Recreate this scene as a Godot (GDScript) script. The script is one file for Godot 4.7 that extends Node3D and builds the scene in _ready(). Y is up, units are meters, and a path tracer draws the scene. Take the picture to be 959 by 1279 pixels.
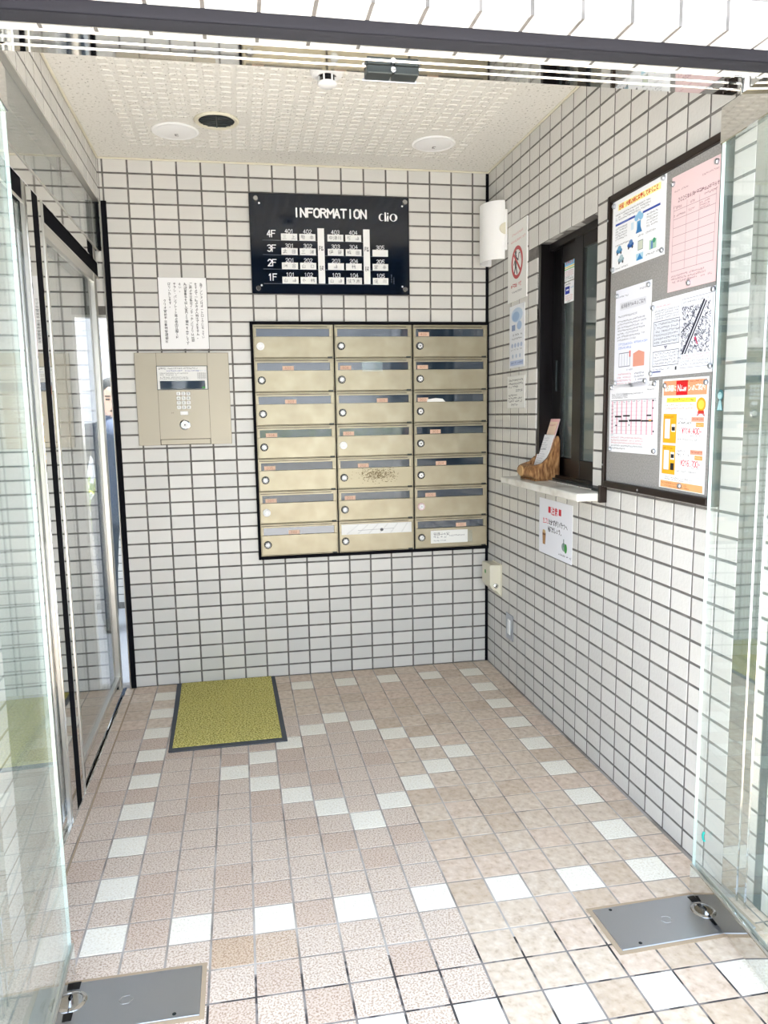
extends Node3D
# An apartment-house entrance lobby. All lengths are in survey units of 0.83 m; the helpers turn them into metres.
# Axes: the corner of the tiled back wall (z = 0) and the tiled right wall (x = 0) on the floor (y = 0) is the origin; the street lies towards +z.

const U := 0.83
const TILE_W := 0.118      # wall tile pitch along the back wall
const TILE_H := 0.0712     # wall tile course
const TILE_R := 0.1157     # wall tile pitch along the right wall
const TOP_ROW := 2.6292    # highest full course joint
const FLOOR_P := 0.1176    # floor tile pitch
const CEIL := 2.70
const EYE := Vector3(-1.38736, 1.43738, 4.08296)

var M := {}
var rng := RandomNumberGenerator.new()
var tile_meshes := {}

func _ready():
	rng.seed = 71
	# ---------------------------------------------------------------- camera
	var cam := Camera3D.new()
	cam.name = "camera"
	cam.projection = Camera3D.PROJECTION_FRUSTUM
	cam.keep_aspect = Camera3D.KEEP_HEIGHT
	cam.near = 0.05
	cam.far = 120.0
	cam.size = 0.05 * 1279.0 / 947.409
	cam.frustum_offset = Vector2(11.1, 6.93) / 947.409 * 0.05
	cam.position = EYE * U
	cam.basis = Basis(Vector3.UP, -0.17863) * Basis(Vector3.RIGHT, -0.13677) * Basis(Vector3.BACK, -0.01817)
	add_child(cam)
	cam.current = true
	# ---------------------------------------------------------------- sky, light, exposure
	var sky_mat := ProceduralSkyMaterial.new()
	sky_mat.sky_top_color = Color(0.78, 0.855, 0.965)
	sky_mat.sky_horizon_color = Color(0.95, 0.97, 1.0)
	sky_mat.sky_curve = 0.25
	sky_mat.ground_bottom_color = Color(0.6, 0.6, 0.6)
	sky_mat.ground_horizon_color = Color(0.8, 0.8, 0.8)
	sky_mat.sky_energy_multiplier = 1.0
	var sky := Sky.new()
	sky.sky_material = sky_mat
	var env := Environment.new()
	env.background_mode = Environment.BG_SKY
	env.sky = sky
	env.background_energy_multiplier = SKY_ENERGY
	env.tonemap_mode = Environment.TONE_MAPPER_LINEAR
	env.tonemap_exposure = EXPOSURE
	env.sdfgi_enabled = true
	env.ssao_enabled = true
	env.ssil_enabled = true
	var world := WorldEnvironment.new()
	world.name = "world"
	world.environment = env
	add_child(world)
	var sun := DirectionalLight3D.new()
	sun.name = "sun"
	sun.light_energy = SUN_ENERGY
	sun.light_color = Color(1.0, 0.99, 0.97)
	sun.light_angular_distance = 1.5
	sun.shadow_enabled = true
	sun.basis = Basis.looking_at(Vector3(-0.75, -1.0, 0.13))
	add_child(sun)
	make_materials()
	build_shell()
	build_entrance()
	build_side_door()
	build_office_window()
	build_back_wall_things()
	build_right_wall_things()
	build_ceiling_things()
	build_floor_things()
	build_outside()

const SKY_ENERGY := 1.0
const SUN_ENERGY := 3.6
const EXPOSURE := 4.35

# =================================================================== mesh helpers

class Shape:
	var st := SurfaceTool.new()
	var group := -1
	func _init():
		st.begin(Mesh.PRIMITIVE_TRIANGLES)
	func tri(a: Vector3, b: Vector3, c: Vector3, out: Vector3, ua := Vector2.ZERO, ub := Vector2.ZERO, uc := Vector2.ZERO, tint := Color.WHITE):
		if (b - a).cross(c - a).dot(out) > 0.0:
			var t := b
			b = c
			c = t
			var v := ub
			ub = uc
			uc = v
		for k in [[a, ua], [b, ub], [c, uc]]:
			st.set_smooth_group(group)
			st.set_color(tint)
			st.set_uv(k[1])
			st.add_vertex(k[0] * 0.83)
	func quad(a: Vector3, b: Vector3, c: Vector3, d: Vector3, out: Vector3, ua := Vector2.ZERO, ub := Vector2.ZERO, uc := Vector2.ZERO, ud := Vector2.ZERO):
		tri(a, b, c, out, ua, ub, uc)
		tri(a, c, d, out, ua, uc, ud)
	# a box with chamfered edges; e = chamfer
	func box(c: Vector3, s: Vector3, e := 0.0, b := Basis()):
		var h := s * 0.5
		e = minf(e, minf(h.x, minf(h.y, h.z)) * 0.9)
		for ax in 3:
			var u := (ax + 1) % 3
			var v := (ax + 2) % 3
			for sg in [-1.0, 1.0]:
				var n := Vector3.ZERO
				n[ax] = sg
				var q := []
				for k in [[-1, -1], [1, -1], [1, 1], [-1, 1]]:
					var p := Vector3.ZERO
					p[ax] = sg * h[ax]
					p[u] = k[0] * (h[u] - e)
					p[v] = k[1] * (h[v] - e)
					q.append(c + b * p)
				quad(q[0], q[1], q[2], q[3], b * n)
		if e <= 0.0:
			return
		for ax in 3:
			var u := (ax + 1) % 3
			var v := (ax + 2) % 3
			for su in [-1.0, 1.0]:
				for sv in [-1.0, 1.0]:
					var q := []
					for k in [[-1, 0], [1, 0], [1, 1], [-1, 1]]:
						var p := Vector3.ZERO
						p[ax] = k[0] * (h[ax] - e)
						p[u] = su * (h[u] - (0.0 if k[1] == 0 else e))
						p[v] = sv * (h[v] - (e if k[1] == 0 else 0.0))
						q.append(c + b * p)
					var n := Vector3.ZERO
					n[u] = su
					n[v] = sv
					quad(q[0], q[1], q[2], q[3], b * n)
		for sx in [-1.0, 1.0]:
			for sy in [-1.0, 1.0]:
				for sz in [-1.0, 1.0]:
					var sgn := Vector3(sx, sy, sz)
					var q := []
					for ax in 3:
						var p := Vector3.ZERO
						for k in 3:
							p[k] = sgn[k] * (h[k] - (0.0 if k == ax else e))
						q.append(c + b * p)
					tri(q[0], q[1], q[2], b * sgn)
	# turned shape: profile of (radius, height) along axis b.z
	func lathe(o: Vector3, b: Basis, prof: Array, seg := 20, smooth := true):
		var g := 1
		for i in prof.size() - 1:
			var p: Vector2 = prof[i]
			var q: Vector2 = prof[i + 1]
			if i > 0:
				var r: Vector2 = prof[i - 1]
				if absf((p - r).angle_to(q - p)) > 0.6:
					g += 1
			group = g if smooth else -1
			var out2 := Vector2(q.y - p.y, -(q.x - p.x))
			for k in seg:
				var a0 := TAU * k / seg
				var a1 := TAU * (k + 1) / seg
				var am := (a0 + a1) * 0.5
				var d0 := Vector3(cos(a0), sin(a0), 0)
				var d1 := Vector3(cos(a1), sin(a1), 0)
				var zz := Vector3(0, 0, 1)
				var out := b * (Vector3(cos(am), sin(am), 0) * out2.x + zz * out2.y)
				var A := o + b * (d0 * p.x + zz * p.y)
				var B := o + b * (d1 * p.x + zz * p.y)
				var C := o + b * (d1 * q.x + zz * q.y)
				var D := o + b * (d0 * q.x + zz * q.y)
				if p.x > 1e-6:
					tri(A, B, C, out)
				if q.x > 1e-6:
					tri(A, C, D, out)
		group = -1
	# extruded outline (in the plane of b.x, b.y) from 0 to depth along b.z
	func prism(o: Vector3, b: Basis, poly: PackedVector2Array, depth: float, smooth := false):
		var area := 0.0
		for i in poly.size():
			area += poly[i].cross(poly[(i + 1) % poly.size()])
		var idx := Geometry2D.triangulate_polygon(poly)
		for i in range(0, idx.size(), 3):
			for z in [0.0, depth]:
				var v := []
				for k in 3:
					var p := poly[idx[i + k]]
					v.append(o + b * Vector3(p.x, p.y, z))
				tri(v[0], v[1], v[2], b.z * (1.0 if (z > 0.0) == (depth > 0.0) and z != 0.0 else -1.0) * signf(depth))
		group = 7 if smooth else -1
		for i in poly.size():
			var p := poly[i]
			var q := poly[(i + 1) % poly.size()]
			var n := Vector2(q.y - p.y, p.x - q.x) * signf(area)
			quad(o + b * Vector3(p.x, p.y, 0), o + b * Vector3(q.x, q.y, 0), o + b * Vector3(q.x, q.y, depth), o + b * Vector3(p.x, p.y, depth), b * Vector3(n.x, n.y, 0))
		group = -1
	func tube(pts: Array, r: float, seg := 8):
		for i in pts.size() - 1:
			var a: Vector3 = pts[i]
			var c: Vector3 = pts[i + 1]
			var z := (c - a).normalized()
			var x := z.cross(Vector3.UP if absf(z.y) < 0.9 else Vector3.RIGHT).normalized()
			lathe(a, Basis(x, z.cross(x), z), [Vector2(0, 0), Vector2(r, 0), Vector2(r, (c - a).length()), Vector2(0, (c - a).length())], seg)
	func done() -> ArrayMesh:
		st.generate_normals()
		return st.commit()

func V(x: float, y: float, z: float) -> Vector3:
	return Vector3(x, y, z)

func put(called: String, what, mat: Material, parent: Node3D = self) -> MeshInstance3D:
	var o := MeshInstance3D.new()
	o.name = called
	o.mesh = what.done() if what is Shape else what
	o.material_override = mat
	parent.add_child(o, true)
	return o

func numbered(called: String) -> String:
	var full := called
	var k := 1
	while has_node(full):
		full = "%s_%03d" % [called, k]
		k += 1
	return full

func tag(o: Node, label: String, category: String, group := "", kind := "") -> Node:
	o.set_meta("label", label)
	o.set_meta("category", category)
	if group != "":
		o.set_meta("group", group)
	if kind != "":
		o.set_meta("kind", kind)
	return o

func thing(called: String, label: String, category: String, at := Vector3.ZERO, turn := 0.0, group := "", kind := "") -> Node3D:
	var o := Node3D.new()
	o.name = numbered(called)
	add_child(o)
	o.position = at * U
	o.rotation.y = turn
	tag(o, label, category, group, kind)
	return o

func boxes(called: String, list: Array, mat: Material, parent: Node3D, e := 0.002) -> MeshInstance3D:
	var s := Shape.new()
	for k in list:
		s.box((k[0] + k[1]) * 0.5, (k[1] - k[0]).abs(), e)
	return put(called, s, mat, parent)

# a printed sheet of w x h facing +z, its picture on the front
func sheet(called: String, w: float, h: float, t: float, print_mat: Material, edge_mat: Material, parent: Node3D, at := Vector3.ZERO) -> MeshInstance3D:
	var f := Shape.new()
	var x := w * 0.5
	var y := h * 0.5
	f.quad(at + V(-x, -y, t), at + V(x, -y, t), at + V(x, y, t), at + V(-x, y, t), Vector3.BACK, Vector2(0, 1), Vector2(1, 1), Vector2(1, 0), Vector2(0, 0))
	var m: ArrayMesh = f.done()
	var s := Shape.new()
	for k in [[V(-x, -y, 0), V(x, -y, 0), Vector3.DOWN], [V(x, -y, 0), V(x, y, 0), Vector3.RIGHT], [V(x, y, 0), V(-x, y, 0), Vector3.UP], [V(-x, y, 0), V(-x, -y, 0), Vector3.LEFT]]:
		s.quad(at + k[0], at + k[1], at + k[1] + V(0, 0, t), at + k[0] + V(0, 0, t), k[2])
	s.quad(at + V(-x, -y, 0), at + V(x, -y, 0), at + V(x, y, 0), at + V(-x, y, 0), Vector3.FORWARD)
	s.st.generate_normals()
	s.st.commit(m)
	var o := MeshInstance3D.new()
	o.name = called
	o.mesh = m
	m.surface_set_material(0, print_mat)
	m.surface_set_material(1, edge_mat)
	parent.add_child(o, true)
	return o

const FACE_BACK := Basis(Vector3.RIGHT, Vector3.UP, Vector3.BACK)
const FACE_LEFT := Basis(Vector3.BACK, Vector3.UP, Vector3.LEFT)     # a face turned to -x: its width runs along +z
const FACE_RIGHT := Basis(Vector3.FORWARD, Vector3.UP, Vector3.RIGHT)
const FACE_UP := Basis(Vector3.RIGHT, Vector3.FORWARD, Vector3.UP)
const FACE_DOWN := Basis(Vector3.RIGHT, Vector3.BACK, Vector3.DOWN)

func tile_mesh(w: float, h: float, deep: float, e: float) -> ArrayMesh:
	var key := "%d %d %d" % [roundi(w * 2000), roundi(h * 2000), roundi(deep * 2000)]
	if not tile_meshes.has(key):
		var s := Shape.new()
		var x := w * 0.5
		var y := h * 0.5
		var a := [V(-x, -y, -deep), V(x, -y, -deep), V(x, y, -deep), V(-x, y, -deep)]
		var b := [V(-x, -y, -e), V(x, -y, -e), V(x, y, -e), V(-x, y, -e)]
		var c := [V(-x + e, -y + e, 0), V(x - e, -y + e, 0), V(x - e, y - e, 0), V(-x + e, y - e, 0)]
		var n := [Vector3.DOWN, Vector3.RIGHT, Vector3.UP, Vector3.LEFT]
		s.quad(c[0], c[1], c[2], c[3], Vector3.BACK)
		for k in 4:
			var l := (k + 1) % 4
			s.quad(a[k], a[l], b[l], b[k], n[k])
			s.quad(b[k], b[l], c[l], c[k], n[k] + Vector3.BACK)
		tile_meshes[key] = s.done()
	return tile_meshes[key]

# how large a tile shows: its share of the picture, nothing where it lies outside the frame
func shows(at: Vector3, n: Vector3, area: float) -> float:
	var b := Basis(Vector3.UP, -0.17863) * Basis(Vector3.RIGHT, -0.13677) * Basis(Vector3.BACK, -0.01817)
	var q := b.inverse() * (at - EYE)
	if q.z > -0.1:
		return 0.0
	var s := Vector2(q.x, q.y) / -q.z
	if absf(s.x + 0.011) > 0.54 or absf(s.y) > 0.71:
		return 0.0
	return area * absf((at - EYE).normalized().dot(n)) / (q.z * q.z)

# tiles: each [centre, w, h, material or none]; the `single` that show largest become parts of their own, the rest one joined part
func lay_tiles(called: String, list: Array, face: Basis, mats: Array, parent: Node3D, single := 300, deep := 0.009, e := 0.0016):
	for t in list:
		if t.size() < 4:
			t.append(mats[rng.randi() % mats.size()])
		t.append(shows(t[0], face.z, t[1] * t[2]))
	list.sort_custom(func(p, q): return p[4] > q[4])
	var rest := {}
	for i in list.size():
		var t: Array = list[i]
		var mesh := tile_mesh(t[1], t[2], deep, e)
		var wob := face * Basis(Vector3.RIGHT, rng.randf_range(-0.004, 0.004)) * Basis(Vector3.UP, rng.randf_range(-0.004, 0.004))
		var place := Transform3D(wob, t[0] * U)
		if i < single and t[4] > 0.0:
			var o := MeshInstance3D.new()
			o.name = called
			o.mesh = mesh
			o.material_override = t[3]
			o.transform = place
			parent.add_child(o, true)
		else:
			if not rest.has(t[3]):
				rest[t[3]] = SurfaceTool.new()
				rest[t[3]].begin(Mesh.PRIMITIVE_TRIANGLES)
			rest[t[3]].append_from(mesh, 0, place)
	if rest.size():
		var joined := ArrayMesh.new()
		for m in rest:
			rest[m].commit(joined)
			joined.surface_set_material(joined.get_surface_count() - 1, m)
		var o := put("far_" + called + "s", joined, null, parent)
		o.set_meta("kind", "stuff")

# cuts the span [lo, hi] at the joints; gives [start, end] pairs of tile edges
func spans(lo: float, hi: float, first: float, pitch: float, gap: float) -> Array:
	var cuts := [lo]
	var k := ceili((lo + gap - first) / pitch)
	while first + k * pitch < hi - gap:
		cuts.append(first + k * pitch)
		k += 1
	cuts.append(hi)
	var out := []
	for i in cuts.size() - 1:
		var a: float = cuts[i] + (0.0 if i == 0 else gap * 0.5)
		var b: float = cuts[i + 1] - (0.0 if i == cuts.size() - 2 else gap * 0.5)
		if b - a > 0.006:
			out.append([a, b])
	return out

# =================================================================== drawing on images: strokes, lettering, prints

# Strokes of the characters: points are pairs of digits on a 10 x 10 grid, strokes are parted by spaces
const GLYPHS := {
	"0": "305072775939171230", "1": "224049", "2": "12305072731979", "3": "113050725434 5476593918", "4": "59501676", "5": "7020145476593918",
	"6": "60301417395977543416", "7": "107039", "8": "341230507254341639597654", "9": "73553513305072755939", "¥": "104470 4449 2464 2666",
	",": "4839", "-": "2565", ".": "4849", "・": "4454", "I": "4049", "N": "19107970", "F": "701019 1464", "O": "305072775939171230", "R": "191050725414 4479",
	"M": "1910458089", "A": "194079 2666", "T": "1070 4049", "G": "72503012173959777545", "e": "16765434163969", "w": "1429446974", "。": "28394828", "、": "2839", "■": "1181 1282 1383 1484 1585 1686 1787 1888",
	"い": "123638 7386", "う": "3161 235373765849", "え": "3151 236318 455888", "お": "1252 303816256577 7183", "か": "13636859 3019 7285", "き": "1262 1464 3067 16193969",
	"く": "603479", "け": "1018 3383 60676849", "こ": "2171 161878", "さ": "1363 4067 15275868", "し": "2027495876", "す": "1282 5057354655675849", "せ": "1383 303768 6066",
	"そ": "20601484366878", "た": "1252 3019 5484 465888", "ち": "1272 402554757749", "つ": "135373756849", "て": "117144466879", "と": "3044 7134163878", "な": "1252 3026 6183 545738478878",
	"に": "1018 4282 464888", "の": "523618385272856859", "は": "1018 3383 606847586889", "へ": "153388", "ま": "1272 1474 404827386879", "も": "3037486877 1252 1454", "よ": "4047283868 4272",
	"ら": "3151 23265475766839", "り": "2025 60665849", "れ": "2029 1232 174253577789", "ん": "40194456688885", "を": "1262 40254556 734547385979",
	"イ": "704416 4349", "オ": "1383 6069 6318", "ク": "4014 31716539", "ケ": "3014 2383 535649", "コ": "21717818", "シ": "1232 1434 195885", "タ": "4014 31716539 3465", "チ": "7012 1484 415539",
	"ツ": "1223 4143 726539", "ト": "3039 3475", "ハ": "3218 6288", "フ": "11816549", "ホ": "1383 4049 2518 6587", "マ": "11815436 3658", "ミ": "2171 2474 1888", "ム": "401888 6589",
	"ヨ": "217179 2575 2979", "ラ": "2171 13836539", "リ": "2025 60665849", "レ": "202985", "ロ": "1181881811", "ン": "1232 195884", "ー": "1585", "ス": "11716318 5488", "キ": "1363 1575 4059",
	"当": "4044 1123 7163 158589 1787 1989", "一": "0595", "方": "4042 0393 4319 4575 756958", "入": "304244 4209 4499", "用": "1181 1119 8189 1383 1686 4149", "合": "4003 4093 2464 1676 1619 7679 1979",
	"集": "3003 2026 2171 2373 2676 4026 0787 4749 4719 4789", "館": "2004 2044 1343 1318 4346 1636 1848 7071 5292 6284 6286 8487 6489 6989", "問": "1019 1040 4044 1444 6064 6090 9099 6494 3666 6669 3969 3639",
	"先": "4046 1363 2013 0696 3609 6668 6999", "屋": "1019 1181 8184 1484 2575 4636 3676 5659 2878 1989", "番": "7011 0383 4047 4306 4386 1676 1619 7679 1979 1777 4649", "号": "2161 2124 6164 2464 0696 3637 3676 765949",
	"室": "4041 0191 0103 9193 1474 4426 2666 4649 2777 0999", "内": "1219 1282 8289 4024 4466 4042", "開": "1019 1040 4044 1444 1242 6064 6090 9099 6494 6292 3575 2777 4549 6569", "下": "0191 4149 4365",
	"等": "2002 1151 6062 5191 1484 4346 0696 0898 6679 3748", "投": "0343 2029 0645 5070 5054 7073 7393 5585 8549 5599", "函": "1171 7153 4148 0309 0999 9399 2434 6575", "固": "0090 0009 9099 0999 2272 4045 2575 2578 7578 2878",
	"宮": "4041 0191 0103 9193 2373 2325 7375 2575 4547 1777 1719 7779 1979", "前": "2032 7062 0393 1519 1545 4549 1747 6567 8589", "平": "1181 2234 7264 0595 4149", "管": "2002 1141 6062 5181 0494 0405 9495 2529 2575 7577 2777 2979 7976",
	"理": "0141 0545 0949 2129 5090 5055 9095 5595 5393 7079 5797 5999", "組": "3013 1343 4316 1656 3539 1719 5759 6069 6090 9099 6393 6696 5999", "注": "1021 0314 0926 6071 4292 4595 3999 6269",
	"意": "4041 1171 2232 6252 0383 2464 2426 6466 2666 1719 3739 6969 4748 8788", "階": "0009 0030 3023 2335 3516 5054 5272 5474 8083 5659 5696 9699 5999 5898", "段": "3010 1019 1343 1646 1949 6080 6064 8083 8393 5585 8549 5599",
	"三": "1181 2575 0999", "上": "4049 4474 0999", "新": "2021 0141 1213 3233 0444 0646 3049 8071 6069 6393 8389", "井": "1383 0696 3039 6069", "中": "1282 1216 8286 1686 4049", "津": "1021 0314 0926 4181 8185 3393 4585 3797 6069",
	"川": "2018 5058 8089", "石": "0191 4105 3436 3474 7479 3979", "武": "2161 0393 6067 6799 2529 0919 4448 0858", "田": "1181 1119 8189 1989 1585 5159", "浦": "1021 0314 0926 3393 6069 4449 4484 8489 4686 8092",
	"伊": "2004 1219 4080 8085 3595 4383 4686 6039", "藤": "0191 3002 6062 1419 1434 3439 1636 5363 8373 4595 6479 6549", "梅": "2029 0343 2306 2446 6051 5191 5387 8389 4797", "河": "1021 0314 0926 3393 4574 4547 7577 8388",
	"山": "4048 1319 1989 8389", "口": "1282 1218 8288 1888", "林": "2029 0343 2306 2436 7079 5393 7355 7399", "小": "4049 2316 6386", "佐": "2004 1219 4292 6049 4585 6569 4999", "々": "3013 2262 6248 4466", "木": "0393 4049 4309 4399",
	"生": "2013 4049 1272 1575 0999", "必": "2438 3038 4858 1314 7384 7119", "捨": "0343 2029 0645 7054 7099 5585 7478 5696 5659 9699 5999", "台": "4013 1373 6083 2575 2529 7579 2979", "風": "1018 1080 8089 8999 3363 3565 3538 6568 3868 4849",
	"大": "0393 4044 4409 4499", "雨": "0191 1319 1383 8389 4049 2535 5565 2737 5767", "年": "2013 1181 2484 2427 0797 5059", "月": "2027 2719 2080 8089 2383 2686", "器": "1040 1013 4043 1343 5080 5053 8083 5383 0595 1646 1619 4649 1949 5686 5659 8689 5989",
	"給": "3013 1343 4316 1656 3539 1719 5759 7054 7094 6585 6686 6669 8689 6989", "湯": "1021 0314 0926 4080 4044 8084 4282 4484 3595 5639 7659 9688", "案": "4041 0191 1373 4306 0696 4649 4609 4699", "房": "1080 1282 1219 8284 1484 5051 3595 5539 5777 7769",
}
const SMALL := {"ょ": "よ", "ッ": "ツ", "ョ": "ヨ", "っ": "つ", "ャ": "ヤ"}
const VOICED := {"で": "て", "が": "か", "ず": "す", "ば": "は", "ど": "と", "だ": "た", "ご": "こ", "ゴ": "コ", "パ": "ハ", "バ": "ハ", "プ": "フ", "ポ": "ホ", "ペ": "へ"}

class Ink:
	var im: Image
	var r := RandomNumberGenerator.new()
	func _init(w: int, h: int, c: Color):
		im = Image.create(w, h, false, Image.FORMAT_RGB8)
		im.fill(c)
		r.seed = w * 7919 + h
	func rect(x: float, y: float, w: float, h: float, c: Color):
		im.fill_rect(Rect2i(roundi(x), roundi(y), maxi(1, roundi(w)), maxi(1, roundi(h))), c)
	func frame(x: float, y: float, w: float, h: float, t: float, c: Color):
		rect(x, y, w, t, c)
		rect(x, y + h - t, w, t, c)
		rect(x, y, t, h, c)
		rect(x + w - t, y, t, h, c)
	func line(a: Vector2, b: Vector2, w: float, c: Color):
		var lo := a.min(b) - Vector2.ONE * (w * 0.5 + 1.0)
		var hi := a.max(b) + Vector2.ONE * (w * 0.5 + 1.0)
		var d := b - a
		var l2 := maxf(d.length_squared(), 1e-6)
		for y in range(maxi(0, floori(lo.y)), mini(im.get_height(), ceili(hi.y))):
			for x in range(maxi(0, floori(lo.x)), mini(im.get_width(), ceili(hi.x))):
				var p := Vector2(x + 0.5, y + 0.5)
				var k := clampf((p - a).dot(d) / l2, 0.0, 1.0)
				var cover := clampf(w * 0.5 + 0.5 - p.distance_to(a + d * k), 0.0, 1.0) * c.a
				if cover > 0.0:
					im.set_pixel(x, y, im.get_pixel(x, y).lerp(Color(c, 1.0), cover))
	func oval(o: Vector2, rx: float, ry: float, c: Color, ring := 0.0):
		for y in range(maxi(0, floori(o.y - ry - 1)), mini(im.get_height(), ceili(o.y + ry + 1))):
			for x in range(maxi(0, floori(o.x - rx - 1)), mini(im.get_width(), ceili(o.x + rx + 1))):
				var d := Vector2((x + 0.5 - o.x) / rx, (y + 0.5 - o.y) / ry).length()
				var cover := clampf((1.0 - d) * minf(rx, ry) + 0.5, 0.0, 1.0)
				if ring > 0.0:
					cover = minf(cover, clampf((d - 1.0) * minf(rx, ry) + ring + 0.5, 0.0, 1.0))
				if cover > 0.0:
					im.set_pixel(x, y, im.get_pixel(x, y).lerp(c, cover))
	func area(pts: Array, c: Color):
		var lo := Vector2(1e9, 1e9)
		var hi := -lo
		for p in pts:
			lo = lo.min(p)
			hi = hi.max(p)
		var poly := PackedVector2Array(pts)
		for y in range(maxi(0, floori(lo.y)), mini(im.get_height(), ceili(hi.y))):
			for x in range(maxi(0, floori(lo.x)), mini(im.get_width(), ceili(hi.x))):
				if Geometry2D.is_point_in_polygon(Vector2(x + 0.5, y + 0.5), poly):
					im.set_pixel(x, y, c)
	func glyph(ch: String, x: float, y: float, sx: float, sy: float, w: float, c: Color):
		if ch == " " or ch == "　":
			return
		var base := ch
		if SMALL.has(ch):
			base = SMALL[ch]
			x += sx * 0.15
			y += sy * 0.25
			sx *= 0.7
			sy *= 0.7
		if VOICED.has(base):
			base = VOICED[base]
			line(Vector2(x + sx * 0.8, y), Vector2(x + sx * 0.88, y + sy * 0.15), w, c)
			line(Vector2(x + sx * 0.95, y - sy * 0.05), Vector2(x + sx, y + sy * 0.1), w, c)
		if GLYPHS.has(base):
			for s in (GLYPHS[base] as String).split(" "):
				var pts := []
				for i in range(0, s.length() - 1, 2):
					pts.append(Vector2(x + sx * s[i].to_int() / 9.0, y + sy * s[i + 1].to_int() / 9.0))
				for i in pts.size() - 1:
					line(pts[i], pts[i + 1], w, c)
		else:
			scrawl(x, y, sx, sy, w, c)
	# a character too small to be read
	func scrawl(x: float, y: float, sx: float, sy: float, w: float, c: Color):
		for k in r.randi_range(2, 3):
			var v := r.randf()
			line(Vector2(x, y + sy * v), Vector2(x + sx * r.randf_range(0.7, 1.0), y + sy * v), w, c)
		for k in r.randi_range(1, 2):
			var u := r.randf()
			line(Vector2(x + sx * u, y + sy * r.randf_range(0.0, 0.3)), Vector2(x + sx * u, y + sy * r.randf_range(0.7, 1.0)), w, c)
	func text(t: String, x: float, y: float, size: float, c: Color, weight := 0.11, adv := 1.15, tall := 1.0, down := false):
		for i in t.length():
			var at := Vector2(x, y + i * size * adv) if down else Vector2(x + i * size * adv, y)
			glyph(t[i], at.x, at.y, size, size * tall, maxf(size * weight, 0.8), c)
	func tiny(x: float, y: float, n: int, size: float, c: Color, adv := 1.2):
		for i in n:
			if r.randf() > 0.06:
				scrawl(x + i * size * adv, y, size, size, maxf(0.8, size * 0.12), Color(c, 0.62))
	func tex() -> ImageTexture:
		return ImageTexture.create_from_image(im)

func printed(ink: Ink, rough := 0.6) -> StandardMaterial3D:
	var m := StandardMaterial3D.new()
	m.albedo_texture = ink.tex()
	m.roughness = rough
	m.metallic_specular = 0.4
	m.texture_repeat = false
	return m

# =================================================================== materials

func noise_tex(freq: float, size: int, seed_: int, as_normal := false, bump := 2.0, grad: Gradient = null, kind := FastNoiseLite.TYPE_SIMPLEX_SMOOTH, octaves := 3) -> NoiseTexture2D:
	var n := FastNoiseLite.new()
	n.noise_type = kind
	n.frequency = freq
	n.fractal_octaves = octaves
	n.seed = seed_
	var t := NoiseTexture2D.new()
	t.width = size
	t.height = size
	t.seamless = true
	t.noise = n
	t.as_normal_map = as_normal
	t.bump_strength = bump
	if grad:
		t.color_ramp = grad
	return t

func ramp(stops: Array) -> Gradient:
	var g := Gradient.new()
	var at := PackedFloat32Array()
	var col := PackedColorArray()
	for s in stops:
		at.append(s[0])
		col.append(s[1])
	g.offsets = at
	g.colors = col
	return g

func mat(called: String, c: Color, rough := 0.6, metal := 0.0) -> StandardMaterial3D:
	var m := StandardMaterial3D.new()
	m.resource_name = called
	m.albedo_color = c
	m.roughness = rough
	m.metallic = metal
	M[called] = m
	return m

func world_map(m: StandardMaterial3D, per_metre: float):
	m.uv1_triplanar = true
	m.uv1_world_triplanar = true
	m.uv1_scale = Vector3.ONE * per_metre

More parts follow.
